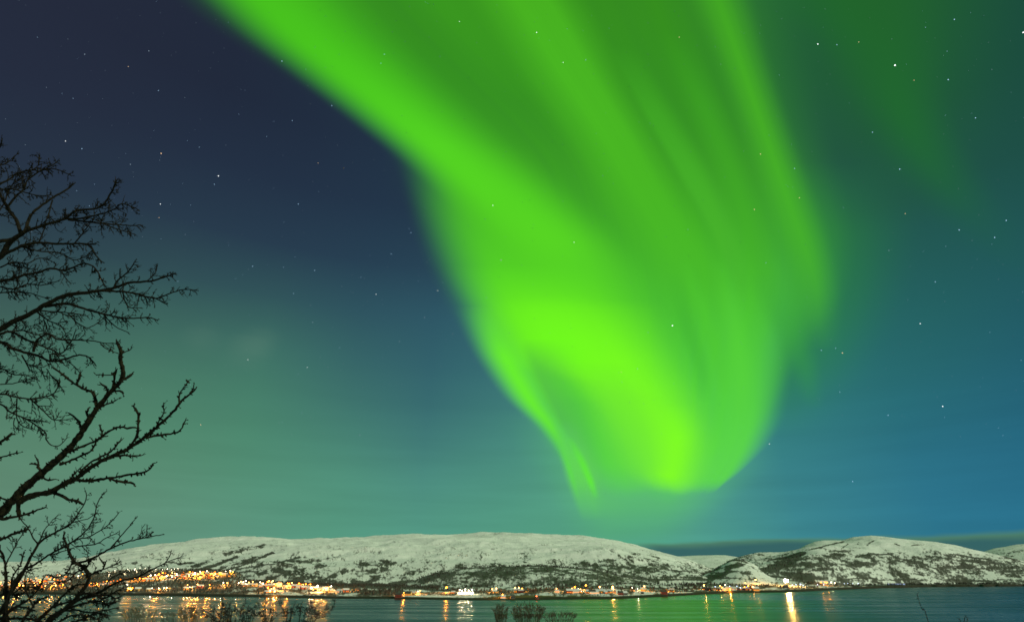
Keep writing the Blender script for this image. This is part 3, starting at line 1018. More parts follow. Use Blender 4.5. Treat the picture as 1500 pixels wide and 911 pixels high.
def put_house(px, py, label, group=None, wall=None, kind=None, lit=1.0, roof=None, scale=1.0):
    p = on_land(px, py)
    if p is None:
        return
    h = HOUSE[kind if kind is not None else random.randrange(3)]
    L, Wd, H, R = h['dim']
    z = ground_z(p[0], p[1])
    o = thing('house', label, 'house', (p[0], p[1], z), -math.atan2(p[0], p[1]) + random.uniform(-.5, .5), group)
    o.scale = (scale,) * 3
    wi = random.randrange(4) if wall is None else wall

    def child(name, me, par):
        c = bpy.data.objects.new(name, me)
        C.objects.link(c)
        c.parent = par
        return c
    child('wall', h['walls'][wi], o)
    r_ = child('roof', h['roof'][(0 if random.random() < .75 else 1) if roof is None else roof], o)
    child('chimney', h['chim'], r_)
    for w, dw in zip(h['win'], h['dwin']):
        child('window', w if random.random() < lit else dw, o)
    return o


def band_houses(x0, y0, x1, y1, th, n, label, group, lit=.7):
    for i in range(n):
        t_ = (i + random.uniform(.2, .8)) / n
        put_house(x0 + (x1 - x0) * t_, y0 + (y1 - y0) * t_ + random.uniform(-th, th), label, group, lit=lit)


band_houses(2, 857, 100, 853, 4.5, 26, 'small lit house in the low dense suburb behind the branches', 'houses of the low suburb behind the branches')
band_houses(130, 858, 180, 853, 2, 9, 'small lit house along the middle slope road', 'houses on the middle slope road')
band_houses(210, 848, 342, 842, 3.5, 32, 'small lit house in the terraced suburb on the hillside', 'houses of the terraced hillside suburb')
band_houses(185, 866, 300, 862, 1.6, 9, 'detached house on the shore road below the terraced suburb', 'houses on the shore road below the suburb', .5)
band_houses(350, 858.5, 412, 858.5, 1.2, 9, 'lit house in the upper row of the long bright hamlet', 'houses in the upper row of the bright hamlet', .8)
band_houses(388, 867.5, 408, 867.5, .8, 4, 'house by the beach below the long bright hamlet', 'beach houses below the bright hamlet', .8)
band_houses(420, 860, 486, 865.5, 1.0, 10, 'lit house at the right end of the long bright hamlet', 'houses at the right end of the bright hamlet', .7)
put_house(506, 867, 'dark red house beside two amber lamps right of the bright hamlet', wall=0, kind=1, lit=1)
put_house(497, 867.5, 'white house beside amber lamps right of the bright hamlet', wall=1, kind=0, lit=.6)
put_house(524, 865.5, 'unlit house under the dark birch belt right of the bright hamlet', wall=3, kind=0, lit=.2)
put_house(598, 872, 'ochre house by the beach with lamps at both ends', wall=2, kind=1, lit=1)
put_house(604, 871.5, 'ochre barn beside the beach house with lamps', wall=2, kind=1, lit=.3)
put_house(612, 870, 'white house above the ochre beach house', wall=1, kind=2, lit=1)
put_house(584, 874.5, 'low red boathouse on the beach left of the ochre house', wall=0, kind=1, lit=0, roof=1)
put_house(664, 869, 'small house between the round orange lamp and the floodlit hall', wall=3, kind=2, lit=1)
put_house(724, 868.5, 'house with two amber yard lamps in the dark wood right of the hall', wall=2, kind=0, lit=1)
put_house(758, 867.5, 'long lit farmhouse under the dark wood, four windows glowing', wall=2, kind=1, lit=1)
put_house(764, 867.8, 'red outbuilding against the lit farmhouse', wall=0, kind=0, lit=.5)
put_house(737, 876, 'tiny lit cabin low on the shore with a reflection below', wall=1, kind=2, lit=1)
put_house(751, 876, 'low brown boathouse on the grassy shore', wall=3, kind=2, lit=0, roof=1)
put_house(787, 877, 'small dark hut beside the red lamp on the grass shore', wall=0, kind=2, lit=0, roof=1, scale=.6)
put_house(816, 867.5, 'single house at the left end of the middle shore farms', wall=1, kind=2, lit=1)
band_houses(832, 868, 852, 868, .6, 4, 'lit house in the left cluster of the middle shore farms', 'houses in the left cluster of the shore farms', 1)
band_houses(860, 869, 902, 868.5, .8, 8, 'lit house in the right cluster of the middle shore farms', 'houses in the right cluster of the shore farms', .9)
put_house(909, 871, 'red boathouse near the waterline right of the shore farms', wall=0, kind=0, lit=0, roof=1)
put_house(915, 871, 'dark boathouse with a snowy roof beside the red boathouse', wall=3, kind=0, lit=0, roof=0)
put_house(928, 866, 'white house with one white lamp past the boathouses', wall=1, kind=0, lit=.6)
put_house(943, 865.8, 'wide ochre house between two warm lamps past the boathouses', wall=2, kind=1, lit=1)
put_house(941, 869.5, 'tiny dark shed on the snowfield below the ochre house', wall=3, kind=2, lit=0, roof=1, scale=.7)
put_house(973, 870, 'pair-roofed red boathouse on the shore', wall=0, kind=1, lit=0, roof=1)
put_house(984, 866.8, 'ochre house with warm lamps above the red boathouse', wall=2, kind=1, lit=.8)
band_houses(1030, 864.5, 1100, 864, .8, 10, 'small house in the hamlet left of the starlike floodlight', 'houses of the hamlet left of the floodlight', .5)
put_house(1107, 865, 'brightly lit ochre house at the water, mirrored below it', wall=2, kind=1, lit=1, scale=1.3)
put_house(1208, 857.5, 'long ochre house right of the starlike floodlight', wall=2, kind=1, lit=1)
put_house(1152, 861, 'dark shed below the starlike floodlight mast', wall=3, kind=1, lit=0, roof=1)

# wide floodlit hall on the shore
p = on_land(682, 870)
z = ground_z(p[0], p[1])
hall = thing('hall', 'wide low floodlit hall on the shore, brightest pale building', 'hall', (p[0], p[1], z), -math.atan2(p[0], p[1]))
M_HALLWIN = emissive('hall_window', (1.0, .90, .66), 4.5)
v, f = box(-18, 18, 0, 11, -2, 4.4)
mesh_obj('wall', v, f, M_WALLS[1], hall)
v, f = box(-18.7, 18.7, -1.2, 11.6, 4.42, 5.0)
mesh_obj('roof', v, f, M_ROOF, hall)
for k in range(8):
    xx = -15.4 + k * 4.4
    v, f = box(xx - 1.5, xx + 1.5, -.08, .02, .8, 3.2)
    mesh_obj('window', v, f, M_HALLWIN, hall)
for k in range(7):
    v, f = box(-13.4 + k * 4.4, -13.0 + k * 4.4, -.3, -.01, 0, 4.4)
    mesh_obj('pilaster', v, f, M_WALLS[1], hall)
for k in range(5):
    put_lamp(673 + k * 4.7, 868.9 + (k % 2) * .4, 'w', 'white lamp along the front of the wide floodlit hall', 'white lamps in front of the floodlit hall', 1.0)

# long pale-blue lit shed far right
p = on_land(1313, 856.2)
z = ground_z(p[0], p[1])
shed = thing('warehouse', 'long low warehouse with a pale blue lit front on the far right shore', 'warehouse', (p[0], p[1], z), -math.atan2(p[0], p[1]))
v, f = box(-36, 36, 0, 14, -2, 6)
mesh_obj('wall', v, f, M_WALLS[1], shed)
v, f = box(-37, 37, -1.2, 15, 6.02, 6.8)
mesh_obj('roof', v, f, M_ROOF, shed)
M_BLUEWIN = emissive('blue_lit_front', (.50, .66, 1.0), .9)
for k in range(9):
    v, f = box(-34 + k * 7.7, -28 + k * 7.7, -.08, .02, .8, 5.0)
    mesh_obj('window', v, f, M_BLUEWIN, shed)
for o in list(C.objects):
    pass

# ------------------------------------------------------------------ bare trees in the foreground
def bark(name, a, c):
    m = bpy.data.materials.new(name)
    m.use_nodes = True
    t_ = m.node_tree
    b_ = t_.nodes['Principled BSDF']
    g_ = nn(t_, 'ShaderNodeNewGeometry')
    n_ = nn(t_, 'ShaderNodeTexNoise')
    n_.inputs['Scale'].default_value = 24
    n_.inputs['Detail'].default_value = 5
    wire(t_, g_.outputs['Position'], n_.inputs['Vector'])
    wire(t_, mixc(t_, mapr(t_, n_.outputs[0], .35, .7), a, c), b_.inputs['Base Color'])
    b_.inputs['Roughness'].default_value = .9
    b_.inputs['Specular IOR Level'].default_value = .1
    bp_ = nn(t_, 'ShaderNodeBump')
    bp_.inputs['Strength'].default_value = .6
    bp_.inputs['Distance'].default_value = .01
    wire(t_, n_.outputs[0], bp_.inputs['Height'])
    wire(t_, bp_.outputs[0], b_.inputs['Normal'])
    return m


M_BARK = bark('dark_bark', (.006, .005, .004), (.018, .014, .010))
M_BARK2 = bark('mossy_bark', (.006, .005, .004), (.024, .020, .011))
M_TWIG = principled('twig_bark', (.008, .006, .005), .9)


class Tubes:
    def __init__(s):
        s.V, s.F = [], []

    def tube(s, P, r, seg=5):
        """P: list of (px, py, depth), r: list of radii in photograph pixels at that depth"""
        W_ = at_depth([q[0] for q in P], [q[1] for q in P], [q[2] for q in P])
        rr = [max(a * q[2] / FPX, .0004) for a, q in zip(r, P)]
        v, f = prism(W_, rr, seg)
        o = len(s.V)
        s.V += v
        s.F += [tuple(i + o for i in q) for q in f]


def resample(P, step, wob=0.0, rnd=random):
    out = []
    n = len(P)
    for i in range(n - 1):
        p0, p1, p2, p3 = (np.array(P[max(i - 1, 0)]), np.array(P[i]), np.array(P[i + 1]), np.array(P[min(i + 2, n - 1)]))
        L = np.hypot(*(p2 - p1)[:2])
        k = max(1, int(L / step))
        for j in range(k):
            t_ = j / k
            q = .5 * (2 * p1 + (p2 - p0) * t_ + (2 * p0 - 5 * p1 + 4 * p2 - p3) * t_ ** 2 + (3 * p1 - p0 - 3 * p2 + p3) * t_ ** 3)
            if wob and (i or j):
                q[0] += rnd.uniform(-wob, wob)
                q[1] += rnd.uniform(-wob, wob)
            out.append(q)
    out.append(np.array(P[-1], float))
    return out


def grow_twig(T, p, ang, L, r, d_drift, level, kink, buds, rnd):
    n = max(3, int(L / 4.0))
    P = [np.array(p, float)]
    a = ang
    for i in range(n):
        a += rnd.uniform(-kink, kink)
        s = L / n
        P.append(P[-1] + np.array([math.cos(a) * s, -math.sin(a) * s, d_drift * s]))
    R = [r * (1 - .55 * i / n) for i in range(n + 1)]
    T.tube(P, R, 4)
    if level > 0:
        for i in range(1, n):
            if rnd.random() < .62:
                sgn = rnd.choice((-1, 1))
                grow_twig(T, P[i], a + sgn * rnd.uniform(.5, 1.15), L * rnd.uniform(.25, .55), max(r * .75, .40 if r > .4 else r * .8), rnd.uniform(-.006, .006), level - 1, kink, buds, rnd)
    if buds:
        for i in range(1, n + 1):
            if rnd.random() < buds:
                q = P[i]
                aa = a + rnd.choice((-1, 1)) * rnd.uniform(.6, 1.4)
                e = q + np.array([math.cos(aa) * 1.6, -math.sin(aa) * 1.6, 0])
                T.tube([q, (q + e) / 2, e], [r * .8, r * 1.15, r * .4], 4)


def limb(T, pts, d0, d1, r0, r1, twigs=1.0, tl=(8, 20), tr=.55, level=1, kink=.35, buds=.25, wob=.5, side_bias=0, knob=0.0, rnd=random, tip=True, start=0.05):
    n = len(pts)
    P = [(x, y, d0 + (d1 - d0) * i / (n - 1)) for i, (x, y) in enumerate(pts)]
    Q = resample(P, 4.0, wob, rnd)
    m = len(Q)
    R = [r0 + (r1 - r0) * (i / (m - 1)) ** .8 for i in range(m)]
    if knob:
        R = [a * rnd.uniform(1 - knob * .4, 1 + knob) for a in R]
    T.tube(Q, R, 6 if r0 > 1.5 else 5)
    L = sum(np.hypot(*(Q[i + 1] - Q[i])[:2]) for i in range(m - 1))
    cnt = int(L / 9.0 * twigs + rnd.random())
    for _ in range(cnt):
        t_ = rnd.uniform(start, 1.0) ** .8
        i = min(int(t_ * (m - 1)), m - 2)
        d = Q[i + 1] - Q[i]
        a = math.atan2(-d[1], d[0])
        sg = rnd.choice((-1, 1)) if rnd.random() > abs(side_bias) else (1 if side_bias > 0 else -1)
        grow_twig(T, Q[i], a + sg * rnd.uniform(.45, 1.1), rnd.uniform(*tl) * (1.15 - .6 * t_), max(min(tr, R[i] * .75), .36), rnd.uniform(-.008, .008), level, kink, buds, rnd)
    if knob:
        for _ in range(int(L / 5.5)):
            i = rnd.randrange(0, m - 1)
            d = Q[i + 1] - Q[i]
            a = math.atan2(-d[1], d[0]) + rnd.choice((-1, 1)) * rnd.uniform(.7, 1.6)
            l = R[i] + rnd.uniform(1.2, 3.4)
            q = Q[i]
            e = q + np.array([math.cos(a) * l, -math.sin(a) * l, rnd.uniform(-.01, .01)])
            T.tube([q, q * .4 + e * .6, e], [1.0, rnd.uniform(.9, 1.5), .5], 5)
    if tip:
        d = Q[-1] - Q[-2]
        a = math.atan2(-d[1], d[0])
        for k in range(2):
            grow_twig(T, Q[-1], a + rnd.uniform(-.6, .6), rnd.uniform(3, 8), max(r1 * .8, .4), 0, 0, kink, buds, rnd)


def near_ground(px, d):
    q = at_depth(px, 845, d)
    return float(q[0]), float(q[1]), float(near_z(q[0], q[1]))


def to_px(P):
    x, y = project(np.array(P, float)[None])
    return float(x[0]), float(y[0])


def finish_tree(name, label, trunk_pts, trunk_r, groups, mat, cat='tree'):
    """trunk_pts in world space; groups: list of limb lists"""
    base = trunk_pts[0]
    root = thing(name, label, cat, base)
    off_ = np.array(base)
    v, f = prism([np.array(q) - off_ for q in trunk_pts], trunk_r, 12)
    mesh_obj('trunk', v, f, mat, root, smooth=True)
    for g_ in groups:
        T = Tubes()
        for (pts, kw) in g_:
            limb(T, pts, **kw)
        mesh_obj('branch', [q - off_ for q in T.V], T.F, mat, root)
    return root


rb = random.Random(5)


def L_(pts, d0, d1, r0, r1, **kw):
    k = dict(d0=d0, d1=d1, r0=r0 * 1.18, r1=r1 * 1.25, rnd=rb)
    k.update(kw)
    return (pts, k)


# --- the taller tree: its trunk stands just outside the left edge, limbs reach into the picture
TD = 10.0
gx_, gy_, gz_ = near_ground(-150, TD)
tr = [(gx_, gy_, gz_ - .3)] + [tuple(at_depth(np.array(a), np.array(b_), np.array(TD))) for a, b_ in ((-140, 780), (-128, 640), (-110, 520), (-92, 420), (-70, 320), (-45, 240), (-25, 160), (-10, 80))]
trr = [.17, .14, .12, .11, .095, .08, .06, .04, .015]
kw1 = dict(twigs=1.9, tl=(9, 26), level=2, kink=.42, buds=.30, tr=.72)
fine = dict(twigs=1.9, tl=(8, 20), level=1, kink=.45, buds=.30, tr=.62)
G_A = [L_([(-92, 420), (-40, 400), (0, 377), (10, 361), (20, 350), (30, 344), (37, 339)], TD, 9.8, 4.6, 2.6, twigs=.8, level=1),
       L_([(37, 339), (52, 334), (67, 329), (95, 321), (112, 309), (146, 304), (158, 291), (166, 276), (170, 266)], 9.8, 9.5, 2.0, .8, **kw1),
       L_([(95, 321), (118, 320), (142, 315), (165, 308), (178, 299), (199, 305)], 9.7, 9.3, 1.3, .6, **kw1),
       L_([(100, 322), (130, 325), (155, 328), (184, 330), (207, 330)], 9.7, 9.9, 1.3, .55, **kw1),
       L_([(140, 322), (160, 332), (180, 338), (197, 343)], 9.7, 9.9, .8, .5, **fine),
       L_([(37, 339), (42, 323), (46, 314), (60, 302), (77, 290), (92, 281), (104, 273)], 9.8, 10.2, 2.0, .9, twigs=1.2, tl=(6, 18), level=1),
       L_([(77, 293), (73, 307), (70, 316), (65, 330)], 10, 9.8, .9, .6, **fine)]
G_B = [L_([(-92, 400), (-40, 380), (-5, 355), (14, 352), (30, 344), (28, 335), (23, 321), (10.5, 304), (2, 288), (-8, 270)], TD, 10.3, 3.2, 1.6, twigs=.9, level=1),
       L_([(10.5, 304), (23, 288), (35, 277), (40, 265), (58, 251), (74, 244), (84, 237)], 10.2, 10.4, 1.4, .6, **kw1),
       L_([(58, 251), (74, 247), (84, 249), (95, 253), (105, 258)], 10.4, 10.2, .9, .5, **fine),
       L_([(-70, 320), (-20, 290), (0, 270), (10.5, 265), (26, 254), (53, 246), (58, 230)], TD, 10.5, 2.0, .6, **kw1),
       L_([(-40, 262), (0, 277), (18, 277), (53, 286), (75, 286)], TD, 10.1, 1.3, .5, **kw1),
       L_([(-45, 240), (-15, 246), (0, 242), (10, 239), (25, 226)], TD, 10.4, 1.4, .6, **kw1),
       L_([(-45, 240), (-10, 225), (2, 212), (3, 205)], TD, 9.8, 1.2, .6, **fine),
       L_([(-10, 320), (5, 300), (15, 275), (30, 262), (44, 258)], 10, 10.6, 1.0, .5, **kw1)]
G_C = [L_([(-92, 430), (-40, 424), (0, 412), (17, 409), (35, 403), (56, 399), (74, 393), (95, 396), (123, 386), (139, 393), (149, 410), (154, 419)], TD, 9.4, 2.6, .7, **kw1),
       L_([(0, 375), (16, 368), (35, 359), (56, 356), (84, 357), (109, 357), (130, 359), (140, 373), (147, 382)], 9.8, 9.4, 2.2, .8, **kw1),
       L_([(30, 362), (58, 368), (88, 371), (109, 381), (128, 374), (133, 372)], 9.7, 10, 1.0, .5, **kw1),
       L_([(109, 357), (116, 348), (124, 338), (130, 330)], 9.5, 9.4, .9, .5, **fine),
       L_([(56, 356), (62, 344), (66, 332)], 9.7, 9.7, .9, .6, **fine),
       L_([(0, 420), (20, 424), (40, 416), (60, 418), (84, 412)], 9.9, 10.3, 1.1, .5, **kw1),
       L_([(-10, 430), (20, 428), (45, 430), (68, 437)], 10, 10.4, 1.0, .5, **kw1),
       L_([(0, 392), (20, 384), (40, 386), (58, 378), (74, 382)], 9.9, 10.3, 1.0, .5, **kw1),
       L_([(90, 397), (96, 408), (102, 414)], 9.6, 9.6, .7, .45, **fine)]
G_D = [L_([(-110, 530), (-50, 505), (0, 482), (17.5, 472), (45.6, 459), (68.5, 445), (95, 433), (112, 430), (130, 428.5), (170, 421), (188, 414), (218, 412), (239, 406.5), (255, 401)], TD, 9.0, 5.2, .8, **{**kw1, 'twigs': 1.25, 'tl': (8, 22)}),
       L_([(150, 426), (175, 427), (200, 430), (228, 437), (253, 428), (270, 424), (286, 425)], 9.3, 8.9, 1.5, .5, **kw1),
       L_([(222, 435), (233, 440), (242, 445)], 9.1, 9.1, .9, .5, **fine),
       L_([(168, 421), (170, 413), (183, 402), (193, 392), (197, 384)], 9.3, 9.2, 1.2, .6, **fine),
       L_([(215, 412), (224, 404), (229, 396), (230, 391)], 9.1, 9.1, .8, .5, **fine),
       L_([(66, 449), (98, 445), (123, 452), (151, 460), (183, 466), (216, 465), (228, 468)], 9.7, 9.3, 2.0, .6, **kw1),
       L_([(152, 461), (160, 470), (169, 478), (178, 483), (186, 486)], 9.5, 9.4, .8, .45, **{**fine, 'twigs': .8}),
       L_([(180, 428), (183, 442), (190, 451), (204, 451)], 9.3, 9.5, .9, .5, **fine),
       L_([(60, 455), (85, 457), (108, 459), (128, 463)], 9.8, 9.8, 1.0, .5, **kw1),
       L_([(55, 458), (72, 470), (88, 476), (96, 488)], 9.8, 10, 1.1, .5, **kw1),
       L_([(100, 460), (115, 474), (130, 480), (145, 471), (153, 466)], 9.6, 9.9, .8, .45, **fine)]
G_E = [L_([(-110, 520), (-50, 500), (0, 489), (17, 486), (40, 498), (60, 506), (80, 514)], TD, 10.2, 2.6, .9, **kw1),
       L_([(-110, 540), (-50, 505), (0, 501), (17.5, 510), (35, 516), (53, 520), (75, 529), (98, 525), (116, 520), (130, 523), (139, 533)], TD, 9.6, 3.6, .7, **kw1),
       L_([(49, 515), (54, 499), (70, 489), (84, 497), (109, 498), (133, 499), (150, 502), (172, 503)], 9.8, 9.4, 1.6, .45, **{**kw1, 'twigs': 1.3}),
       L_([(75, 529), (74, 519), (91, 517), (100, 506), (108, 493), (110, 486)], 9.7, 9.6, 1.2, .5, **kw1),
       L_([(32, 520), (40, 533), (58, 538), (72, 534)], 9.9, 10.2, .9, .5, **kw1),
       L_([(60, 538), (63, 548), (65, 553)], 10, 10.1, .6, .5, **fine),
       L_([(17, 486), (35, 484), (52, 490), (68, 488), (84, 494)], 10, 10.4, 1.0, .5, **kw1),
       L_([(68, 540), (76, 552), (84, 560), (90, 568)], 10, 10, .6, .45, **fine),
       L_([(100, 528), (112, 540), (118, 548)], 9.7, 9.8, .6, .45, **fine)]
G_F = [L_([(-120, 600), (-50, 560), (0, 541), (17, 548), (40, 550), (55, 556)], TD, 10.3, 1.6, .5, **kw1),
       L_([(-120, 610), (-50, 580), (0, 577), (17.5, 580), (44, 584), (75, 578), (84, 568), (88, 558)], TD, 9.7, 2.0, .6, **kw1),
       L_([(-120, 620), (-50, 590), (0, 592), (14, 603), (35, 612), (58, 626), (68, 636), (67, 643), (75.5, 652), (88, 652), (98, 641)], TD, 9.8, 1.9, .5, **{**kw1, 'twigs': 1.2}),
       L_([(44, 584), (53, 592), (65, 603), (79, 615), (86, 606)], 9.9, 9.7, 1.0, .5, **kw1),
       L_([(79, 615), (92, 615), (104, 613)], 9.7, 9.6, .7, .45, **fine),
       L_([(25, 583), (24, 600), (25, 612), (30, 622), (45, 628)], 9.9, 10, .8, .5, **kw1),
       L_([(22, 612), (20, 622), (27, 630)], 9.9, 10, .6, .45, **fine),
       L_([(35, 612), (50, 616), (68, 618)], 9.9, 10, .7, .45, **fine),
       L_([(0, 563), (18, 562), (36, 558), (50, 552)], 10, 10.2, .8, .5, **kw1)]
finish_tree('birch_tree', 'tall bare tree reaching fine twigs in from the upper left edge', tr, trr, [G_A, G_B, G_C, G_D, G_E, G_F], M_BARK)

# --- the nearer rowan-like tree with knobbly spurs
ND = 5.2
gx_, gy_, gz_ = near_ground(-170, ND)
tr = [(gx_, gy_, gz_ - .2)] + [tuple(at_depth(np.array(a), np.array(b_), np.array(ND))) for a, b_ in ((-160, 930), (-120, 860), (-70, 810), (-30, 775), (0, 752))]
trr = [.07, .062, .055, .048, .042, .034]
kn = dict(twigs=.55, tl=(4, 10), level=0, kink=.5, buds=.35, tr=.85, knob=.30, wob=.7)
G_1 = [L_([(0, 752), (16, 736), (35, 715), (58, 695.5), (79, 678), (98, 660), (114, 641), (126, 623), (140.5, 601), (160, 576), (176, 559), (181, 545), (176.5, 529), (177.5, 515), (172, 503)], ND, 4.7, 5.4, 1.7, **{**kn, 'twigs': .5}),
       L_([(160, 578), (165, 570), (167, 555), (170, 543)], 4.9, 4.8, 1.6, 1.0, **kn),
       L_([(179, 556), (187, 553), (192, 549)], 4.8, 4.8, 1.5, 1.3, **kn),
       L_([(168, 550), (156, 549), (143, 549)], 4.9, 4.9, .7, .6, **{**kn, 'twigs': .2, 'knob': .1}),
       L_([(176, 519), (166, 515), (153, 509)], 4.8, 4.8, .6, .5, **{**kn, 'twigs': .2, 'knob': .1}),
       L_([(177, 517), (185, 515), (192, 511)], 4.8, 4.8, .8, .5, **{**kn, 'twigs': .2, 'knob': .1}),
       L_([(141.5, 598), (139, 583), (137, 576), (125, 570.5), (112, 564), (97, 552), (86, 544), (80, 540)], 4.9, 5.1, 1.7, .9, **kn),
       L_([(112, 562), (116, 554), (117, 548)], 5, 5, 1.0, 1.1, **kn),
       L_([(120, 629), (115, 617), (107, 609), (104, 607)], 5.0, 5.0, 1.4, 1.0, **kn),
       L_([(130, 612), (127, 605), (129, 601)], 5, 5, 1.2, 1.2, **kn),
       L_([(146, 597), (156, 592), (163, 590), (173, 584)], 4.9, 4.8, 1.2, .5, **kn),
       L_([(158, 578), (155, 567), (149, 563)], 4.9, 4.8, 1.2, .9, **kn),
       L_([(166, 572), (175, 573), (179, 574)], 4.9, 4.8, 1.0, 1.2, **kn),
       L_([(59, 688), (55, 680), (50, 679)], 5.1, 5.1, 1.2, 1.0, **{**kn, 'twigs': 2.5, 'tl': (3, 6)}),
       L_([(56, 682), (56, 676), (55, 673)], 5.1, 5.1, 1.0, .7, **{**kn, 'twigs': 2.5, 'tl': (3, 6)})]
G_2 = [L_([(28, 734), (53, 724), (75.5, 720), (95, 708), (112.5, 700), (128, 688), (145, 677.5), (165, 668), (184, 659), (211, 641), (230, 625), (253, 604), (264, 588), (274, 580), (284.5, 572)], 5.1, 4.5, 3.6, 1.1, **kn),
       L_([(211, 641), (230.5, 638), (250, 635), (262, 632), (267, 626), (271, 617)], 4.7, 4.6, 1.4, .8, **kn),
       L_([(215, 639), (226, 628), (234, 614), (240, 605), (239, 593)], 4.7, 4.6, 1.1, .6, **kn),
       L_([(188, 655), (197, 645), (201, 635), (203, 618), (202, 606), (196, 596)], 4.7, 4.6, 1.6, 1.0, **kn),
       L_([(263, 590), (262, 582), (265, 574), (270, 567), (277, 557)], 4.5, 4.5, 1.0, .5, **{**kn, 'twigs': .9}),
       L_([(278, 576), (283, 570), (284, 564)], 4.5, 4.5, 1.1, .5, **kn),
       L_([(109, 703), (126, 704), (148, 702), (181, 697), (200, 693), (214, 691), (220, 686), (224, 679)], 5.0, 4.7, 1.8, .9, **kn),
       L_([(160, 701), (175, 705), (186, 706), (195, 708)], 4.8, 4.8, 1.3, 1.2, **kn),
       L_([(117, 692), (126, 682), (138, 674), (150, 668), (162, 661), (172, 650), (176, 646)], 4.9, 4.9, 1.3, .9, **kn),
       L_([(165, 668), (180, 667), (194, 668), (207, 667)], 4.8, 4.7, 1.4, .7, **kn),
       L_([(96, 706), (104, 700), (113, 690), (120, 683)], 5, 5, 1.0, .5, **{**kn, 'twigs': 1.2}),
       L_([(77, 721), (90, 726), (100, 731), (108, 733), (116, 735)], 5, 4.9, 1.6, 1.2, **kn)]
G_3 = [L_([(100, 662), (115, 656), (132, 649.5), (145, 642), (152, 637), (162, 630), (174.5, 625), (186, 627), (198, 626)], 5, 4.7, 1.5, 1.0, **kn),
       L_([(88, 680), (106, 673), (125, 665), (134, 659), (141, 647), (150, 640)], 5, 4.9, 1.4, .8, **kn),
       L_([(149, 640), (150, 632), (147, 626)], 4.9, 4.9, .9, .9, **kn),
       L_([(62, 698), (72, 704), (79, 702)], 5.1, 5, 1.2, .8, **kn),
       L_([(26, 735), (27, 745), (28, 755)], 5.1, 5.1, 2.2, 2.0, **kn),
       L_([(-20, 762), (0, 760), (26, 756.5), (43, 752), (55, 747), (66, 743)], 5.1, 5.0, 2.1, .8, **kn),
       L_([(14, 733), (6, 731), (-8, 728)], 5.1, 5.3, 1.0, .9, **kn),
       L_([(-60, 690), (-20, 662), (0, 648), (10, 641), (16, 636)], 5.2, 5.0, 2.6, 1.4, **{**kn, 'twigs': 1.6}),
       L_([(-60, 700), (-20, 678), (0, 671), (10, 667), (27, 663)], 5.2, 5.0, 1.7, .6, **{**kn, 'twigs': .9}),
       L_([(-30, 800), (0, 790), (21, 781), (39, 776)], 5.2, 5.0, 2.2, 1.0, **{**kn, 'twigs': 1.4, 'tl': (6, 14)})]
finish_tree('rowan_tree', 'nearer bare tree with a thick knobbly limb rising from the left edge', tr, trr, [G_1, G_2, G_3], M_BARK2)

# --- the low branching tree in the bottom left corner
BD = 6.5
gx_, gy_, gz_ = near_ground(40, BD)
tr = [(gx_, gy_, gz_ - .2)] + [tuple(at_depth(np.array(a), np.array(b_), np.array(BD))) for a, b_ in ((50, 960), (62, 925), (75, 905), (93, 893))]
trr = [.055, .05, .045, .036, .026]
sb = dict(twigs=1.25, tl=(8, 20), level=1, kink=.38, buds=.45, tr=.6)
sk = dict(twigs=1.0, tl=(6, 16), level=1, kink=.42, buds=.4, tr=.8, knob=.22)
H_1 = [L_([(75, 905), (93, 893), (116, 871), (130, 848), (125, 833), (106.5, 820), (99.5, 802), (93, 786)], BD, 6.1, 3.0, 1.1, **sk),
       L_([(106.5, 825), (122, 822), (139, 816), (160, 804), (181, 795), (204, 789), (220, 786), (236, 783)], 6.3, 5.8, 1.6, .5, **{**sb, 'twigs': .9, 'side_bias': .5}),
       L_([(160, 804), (176, 786), (183, 778), (190, 769.5), (198, 760)], 6.1, 6.0, 1.0, .5, **{**sb, 'twigs': .8, 'tl': (5, 12)}),
       L_([(204, 789), (213, 784), (215.5, 772)], 5.9, 5.9, .6, .45, **sb),
       L_([(130, 845), (138, 838), (150, 834), (153, 828), (148, 820)], 6.2, 6.0, 1.2, .8, **sk),
       L_([(150, 834), (160, 830), (167, 828), (174, 824)], 6.1, 6.0, .9, .5, **sb),
       L_([(128, 846), (126, 835), (132, 822), (140, 815)], 6.2, 6.2, 1.2, .7, **sk)]
H_2 = [L_([(93, 893), (116, 878), (148, 866), (160, 858), (176, 851), (204, 843.6), (222, 834), (241, 825), (247, 817), (250, 811)], 6.4, 5.8, 2.2, .6, **{**sb, 'twigs': .9}),
       L_([(241, 825), (250, 821), (264, 816)], 5.9, 5.8, .8, .45, **sb),
       L_([(120, 876), (140, 873), (160, 871), (168, 876), (176, 874)], 6.3, 6.1, 1.4, .8, **sk),
       L_([(93, 895), (112, 893), (130, 897), (150, 894), (172, 890)], 6.4, 6.2, 1.2, .6, **sb),
       L_([(140, 930), (146, 905), (152, 890), (160, 882)], 6.4, 6.3, 1.1, .6, **sb),
       L_([(150, 866), (160, 850), (170, 842), (184, 838)], 6.2, 6.1, .9, .5, **sb),
       L_([(130, 880), (150, 884), (165, 882)], 6.3, 6.2, .9, .6, **sk),
       L_([(62, 925), (90, 908), (110, 900), (128, 902), (145, 908)], 6.4, 6.2, 1.4, .7, **sk)]
